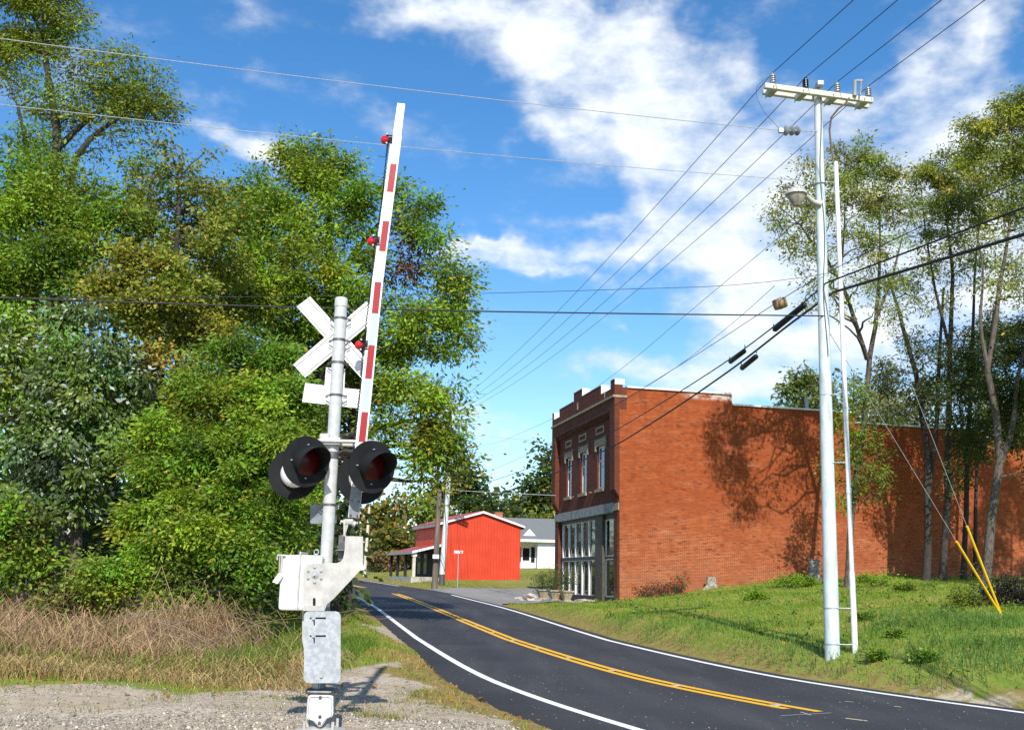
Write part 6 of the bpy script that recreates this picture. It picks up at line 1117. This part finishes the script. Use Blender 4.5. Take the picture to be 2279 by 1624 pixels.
tag(fastmesh('loose_gravel', V.reshape(-1, 3), 3, 'blade', np.repeat(np.array((.36, .33, .28)) * r.uniform(.5, 1.2, (N, 1)), 5, 0), faces=F), kind='stuff')
# fallen leaves
P, d, sg, e = scatter(9000, -9, 2, 13.5, 32, r); k = r.random(len(P)) < np.clip(1.0 - np.abs(P[:, 1] - 17) / 9, .12, 1) * .35; P = P[k]
P2 = np.c_[r.uniform(-7, 2.5, 150), r.uniform(15, 19.5, 150)]; P2 = np.c_[P2, zg(P2[:, 0], P2[:, 1])]; e, _, _ = road_dist(P2[:, 0], P2[:, 1]); P = np.vstack([P, P2[(e > 0)]])
V, c = leafset(P + [0, 0, .03], .02, 1, .085, .05, np.array([(.32, .15, .045)] * len(P)) * r.uniform(.5, 1.3, (len(P), 1)), r, up=1.5, droop=0); tag(fastmesh('fallen_leaves', V, 4, 'leaf', c), kind='stuff')

# ------------------------------------------------------------------ sky, clouds, sun
SUN_A, SUN_E = math.radians(5.6), math.radians(40)
Ls = Vector((math.sin(SUN_A) * math.cos(SUN_E), -math.cos(SUN_A) * math.cos(SUN_E), math.sin(SUN_E)))
sd = bpy.data.lights.new('sun', 'SUN'); so = bpy.data.objects.new('sun', sd); col.objects.link(so); sd.energy = 4.0; sd.angle = math.radians(.53); sd.color = (1, .955, .88)
so.rotation_euler = Ls.to_track_quat('Z', 'Y').to_euler(); so.location = Ls * 60
w = bpy.data.worlds.new('World'); sc.world = w; w.use_nodes = True; nt = w.node_tree; nt.nodes.clear()
def wn(typ, **k):
    nd = nt.nodes.new('ShaderNode' + typ)
    for a, v in k.items():
        if a.startswith('_'): setattr(nd, a[1:], v)
        else: nd.inputs[a.replace('__', ' ')].default_value = v
    return nd
lk = nt.links.new
def wm(op, a, b=None, c=None, clamp=False):
    nd = nt.nodes.new('ShaderNodeMath'); nd.operation = op; nd.use_clamp = clamp
    for i, v in enumerate((a, b, c)):
        if v is None: continue
        if hasattr(v, 'is_linked'): lk(v, nd.inputs[i])
        else: nd.inputs[i].default_value = v
    return nd.outputs[0]
sky = wn('TexSky', _sky_type='NISHITA', _sun_disc=False, _sun_elevation=SUN_E, _sun_rotation=PI - SUN_A, _altitude=200, _air_density=1.0, _dust_density=.3, _ozone_density=2.2)
tc = wn('TexCoord'); sx = wn('SeparateXYZ'); lk(tc.outputs['Generated'], sx.inputs[0])
az = wm('ARCTAN2', sx.outputs[0], sx.outputs[1]); el = wm('ARCSINE', sx.outputs[2])
cb = wn('CombineXYZ'); lk(az, cb.inputs[0]); lk(el, cb.inputs[1])
wnz = wn('TexNoise', Scale=5.0, Detail=5.0, Roughness=.6); lk(tc.outputs['Generated'], wnz.inputs['Vector'])
wv = nt.nodes.new('ShaderNodeVectorMath'); wv.operation = 'MULTIPLY_ADD'; lk(wnz.outputs['Color'], wv.inputs[0]); wv.inputs[1].default_value = (.16, .16, 0); lk(cb.outputs[0], wv.inputs[2])
wv2 = nt.nodes.new('ShaderNodeVectorMath'); wv2.operation = 'SUBTRACT'; lk(wv.outputs[0], wv2.inputs[0]); wv2.inputs[1].default_value = (.08, .08, 0)
def sky_dir(px, py): d = ray(px, py); d = d / np.linalg.norm(d); return math.atan2(d[0], d[1]), math.asin(d[2])
BLOBS = [(960, 40, 210, 70, -10, 1.0), (1200, 90, 240, 100, 0, 1.0), (1380, 130, 260, 120, 0, 1.1), (1560, 90, 220, 120, 10, .8), (1430, 230, 230, 110, 0, 1.0), (1290, 320, 160, 60, 20, .7), (1560, 300, 200, 120, 10, .9), (1500, 430, 200, 90, 10, .8), (1650, 420, 240, 130, 0, 1.2), (1620, 540, 280, 100, 5, 1.1), (1400, 590, 180, 40, 0, .6), (1100, 595, 170, 32, 10, .75), (1190, 640, 160, 24, 8, .75), (1060, 560, 120, 18, 6, .6), (1780, 680, 280, 150, 0, 1.3), (1700, 640, 200, 90, 0, .6), (1560, 800, 240, 75, 0, 1.1), (1400, 800, 120, 40, 0, .5), (1120, 915, 170, 40, -4, .7), (1100, 960, 140, 30, 0, .5), (1375, 730, 55, 20, 8, .6), (1250, 20, 120, 60, 0, .6), (1700, 220, 200, 120, 0, .7), (1840, 450, 220, 120, 0, .8), (2080, 200, 130, 80, -20, .8), (1160, 590, 200, 34, 8, .5), (1330, 520, 130, 30, -5, .5), (2150, 420, 200, 150, 0, .7), (2100, 60, 160, 60, -30, .5), (2010, 290, 190, 110, 0, 1.2), (2220, 130, 80, 130, 0, .8), (2230, 300, 130, 100, 0, .6), (1850, 330, 160, 90, 0, .8), (1990, 560, 260, 160, 0, 1.0), (2180, 650, 220, 160, 0, .9), (470, 310, 170, 60, 14, .8), (440, 220, 150, 45, 14, .65), (520, 350, 120, 40, 14, .6), (150, 190, 170, 110, 0, .8), (1140, 370, 60, 30, 0, .35), (880, 1090, 120, 40, 0, .9), (1960, 900, 260, 110, 0, .8), (1000, 780, 90, 30, 0, .3), (1700, 120, 60, 50, 0, .4), (2000, 20, 60, 40, 0, .4)]
tot = None
for px, py, rx, ry, rot, st in BLOBS:
    a, e = sky_dir(px, py); mp = wn('Mapping', _vector_type='TEXTURE'); mp.inputs['Location'].default_value = (a, e, 0); mp.inputs['Rotation'].default_value = (0, 0, -math.radians(rot)); mp.inputs['Scale'].default_value = (rx / FPX * 1.0, ry / FPX * 1.0, 1); lk(wv2.outputs[0], mp.inputs[0])
    ln = nt.nodes.new('ShaderNodeVectorMath'); ln.operation = 'LENGTH'; lk(mp.outputs[0], ln.inputs[0])
    v = wm('MULTIPLY', wm('MAXIMUM', wm('SUBTRACT', 1.15, ln.outputs['Value']), 0.0), st); tot = v if tot is None else wm('ADD', tot, v)
# more cloud all round, outside the view
n0 = wn('TexNoise', Scale=2.3, Detail=6.0, Roughness=.55); lk(tc.outputs['Generated'], n0.inputs['Vector'])
beh = wm('MULTIPLY', wm('GREATER_THAN', wm('ABSOLUTE', az), .62), wm('MULTIPLY', wm('SUBTRACT', n0.outputs['Fac'], .47), 5.0)); tot = wm('ADD', wm('MINIMUM', tot, 1.05), wm('MAXIMUM', beh, 0.0))
n1 = wn('TexNoise', Scale=11.0, Detail=10.0, Roughness=.6); nm_ = wn('Mapping'); nm_.inputs['Scale'].default_value = (1, 1, 1.9); lk(tc.outputs['Generated'], nm_.inputs[0]); lk(nm_.outputs[0], n1.inputs['Vector'])
n2 = wn('TexNoise', Scale=3.2, Detail=4.0, Roughness=.5); lk(tc.outputs['Generated'], n2.inputs['Vector'])
dens = wm('ADD', wm('MULTIPLY', wm('MINIMUM', tot, 1.25), .92), wm('ADD', wm('MULTIPLY', wm('SUBTRACT', n1.outputs['Fac'], .5), 2.7), wm('MULTIPLY', wm('SUBTRACT', n2.outputs['Fac'], .5), 1.0)))
mr = wn('MapRange', _interpolation_type='SMOOTHSTEP'); lk(dens, mr.inputs[0]); mr.inputs[1].default_value = .06; mr.inputs[2].default_value = 1.38
hz = wn('MapRange', _interpolation_type='SMOOTHSTEP'); lk(el, hz.inputs[0]); hz.inputs[1].default_value = .30; hz.inputs[2].default_value = -.02; hz.inputs[3].default_value = 0; hz.inputs[4].default_value = .17
mk = wm('MAXIMUM', wm('MULTIPLY', mr.outputs[0], .98), hz.outputs[0])
hs_ = wn('HueSaturation', Saturation=1.3, Value=1.0); lk(sky.outputs[0], hs_.inputs['Color'])
b1 = wn('Background', Strength=.13); lk(hs_.outputs[0], b1.inputs[0])
cr_ = wn('MapRange'); lk(dens, cr_.inputs[0]); cr_.inputs[1].default_value = .3; cr_.inputs[2].default_value = 1.3; cr_.inputs[3].default_value = .62; cr_.inputs[4].default_value = .80
b2 = wn('Background', Color=(.90, .95, 1.0, 1)); lk(cr_.outputs[0], b2.inputs[1])
ms = wn('MixShader'); lk(mk, ms.inputs[0]); lk(b1.outputs[0], ms.inputs[1]); lk(b2.outputs[0], ms.inputs[2]); wo = wn('OutputWorld'); lk(ms.outputs[0], wo.inputs[0])
sc.view_settings.view_transform = 'Standard'; sc.view_settings.look = 'None'; sc.view_settings.gamma = 1.0; sc.view_settings.exposure = 0.6
sc.render.engine = 'CYCLES'; sc.cycles.use_denoising = False; sc.cycles.max_bounces = 8; sc.cycles.transparent_max_bounces = 16; sc.cycles.use_adaptive_sampling = True
w.cycles.sampling_method = 'MANUAL'; w.cycles.sample_map_resolution = 512
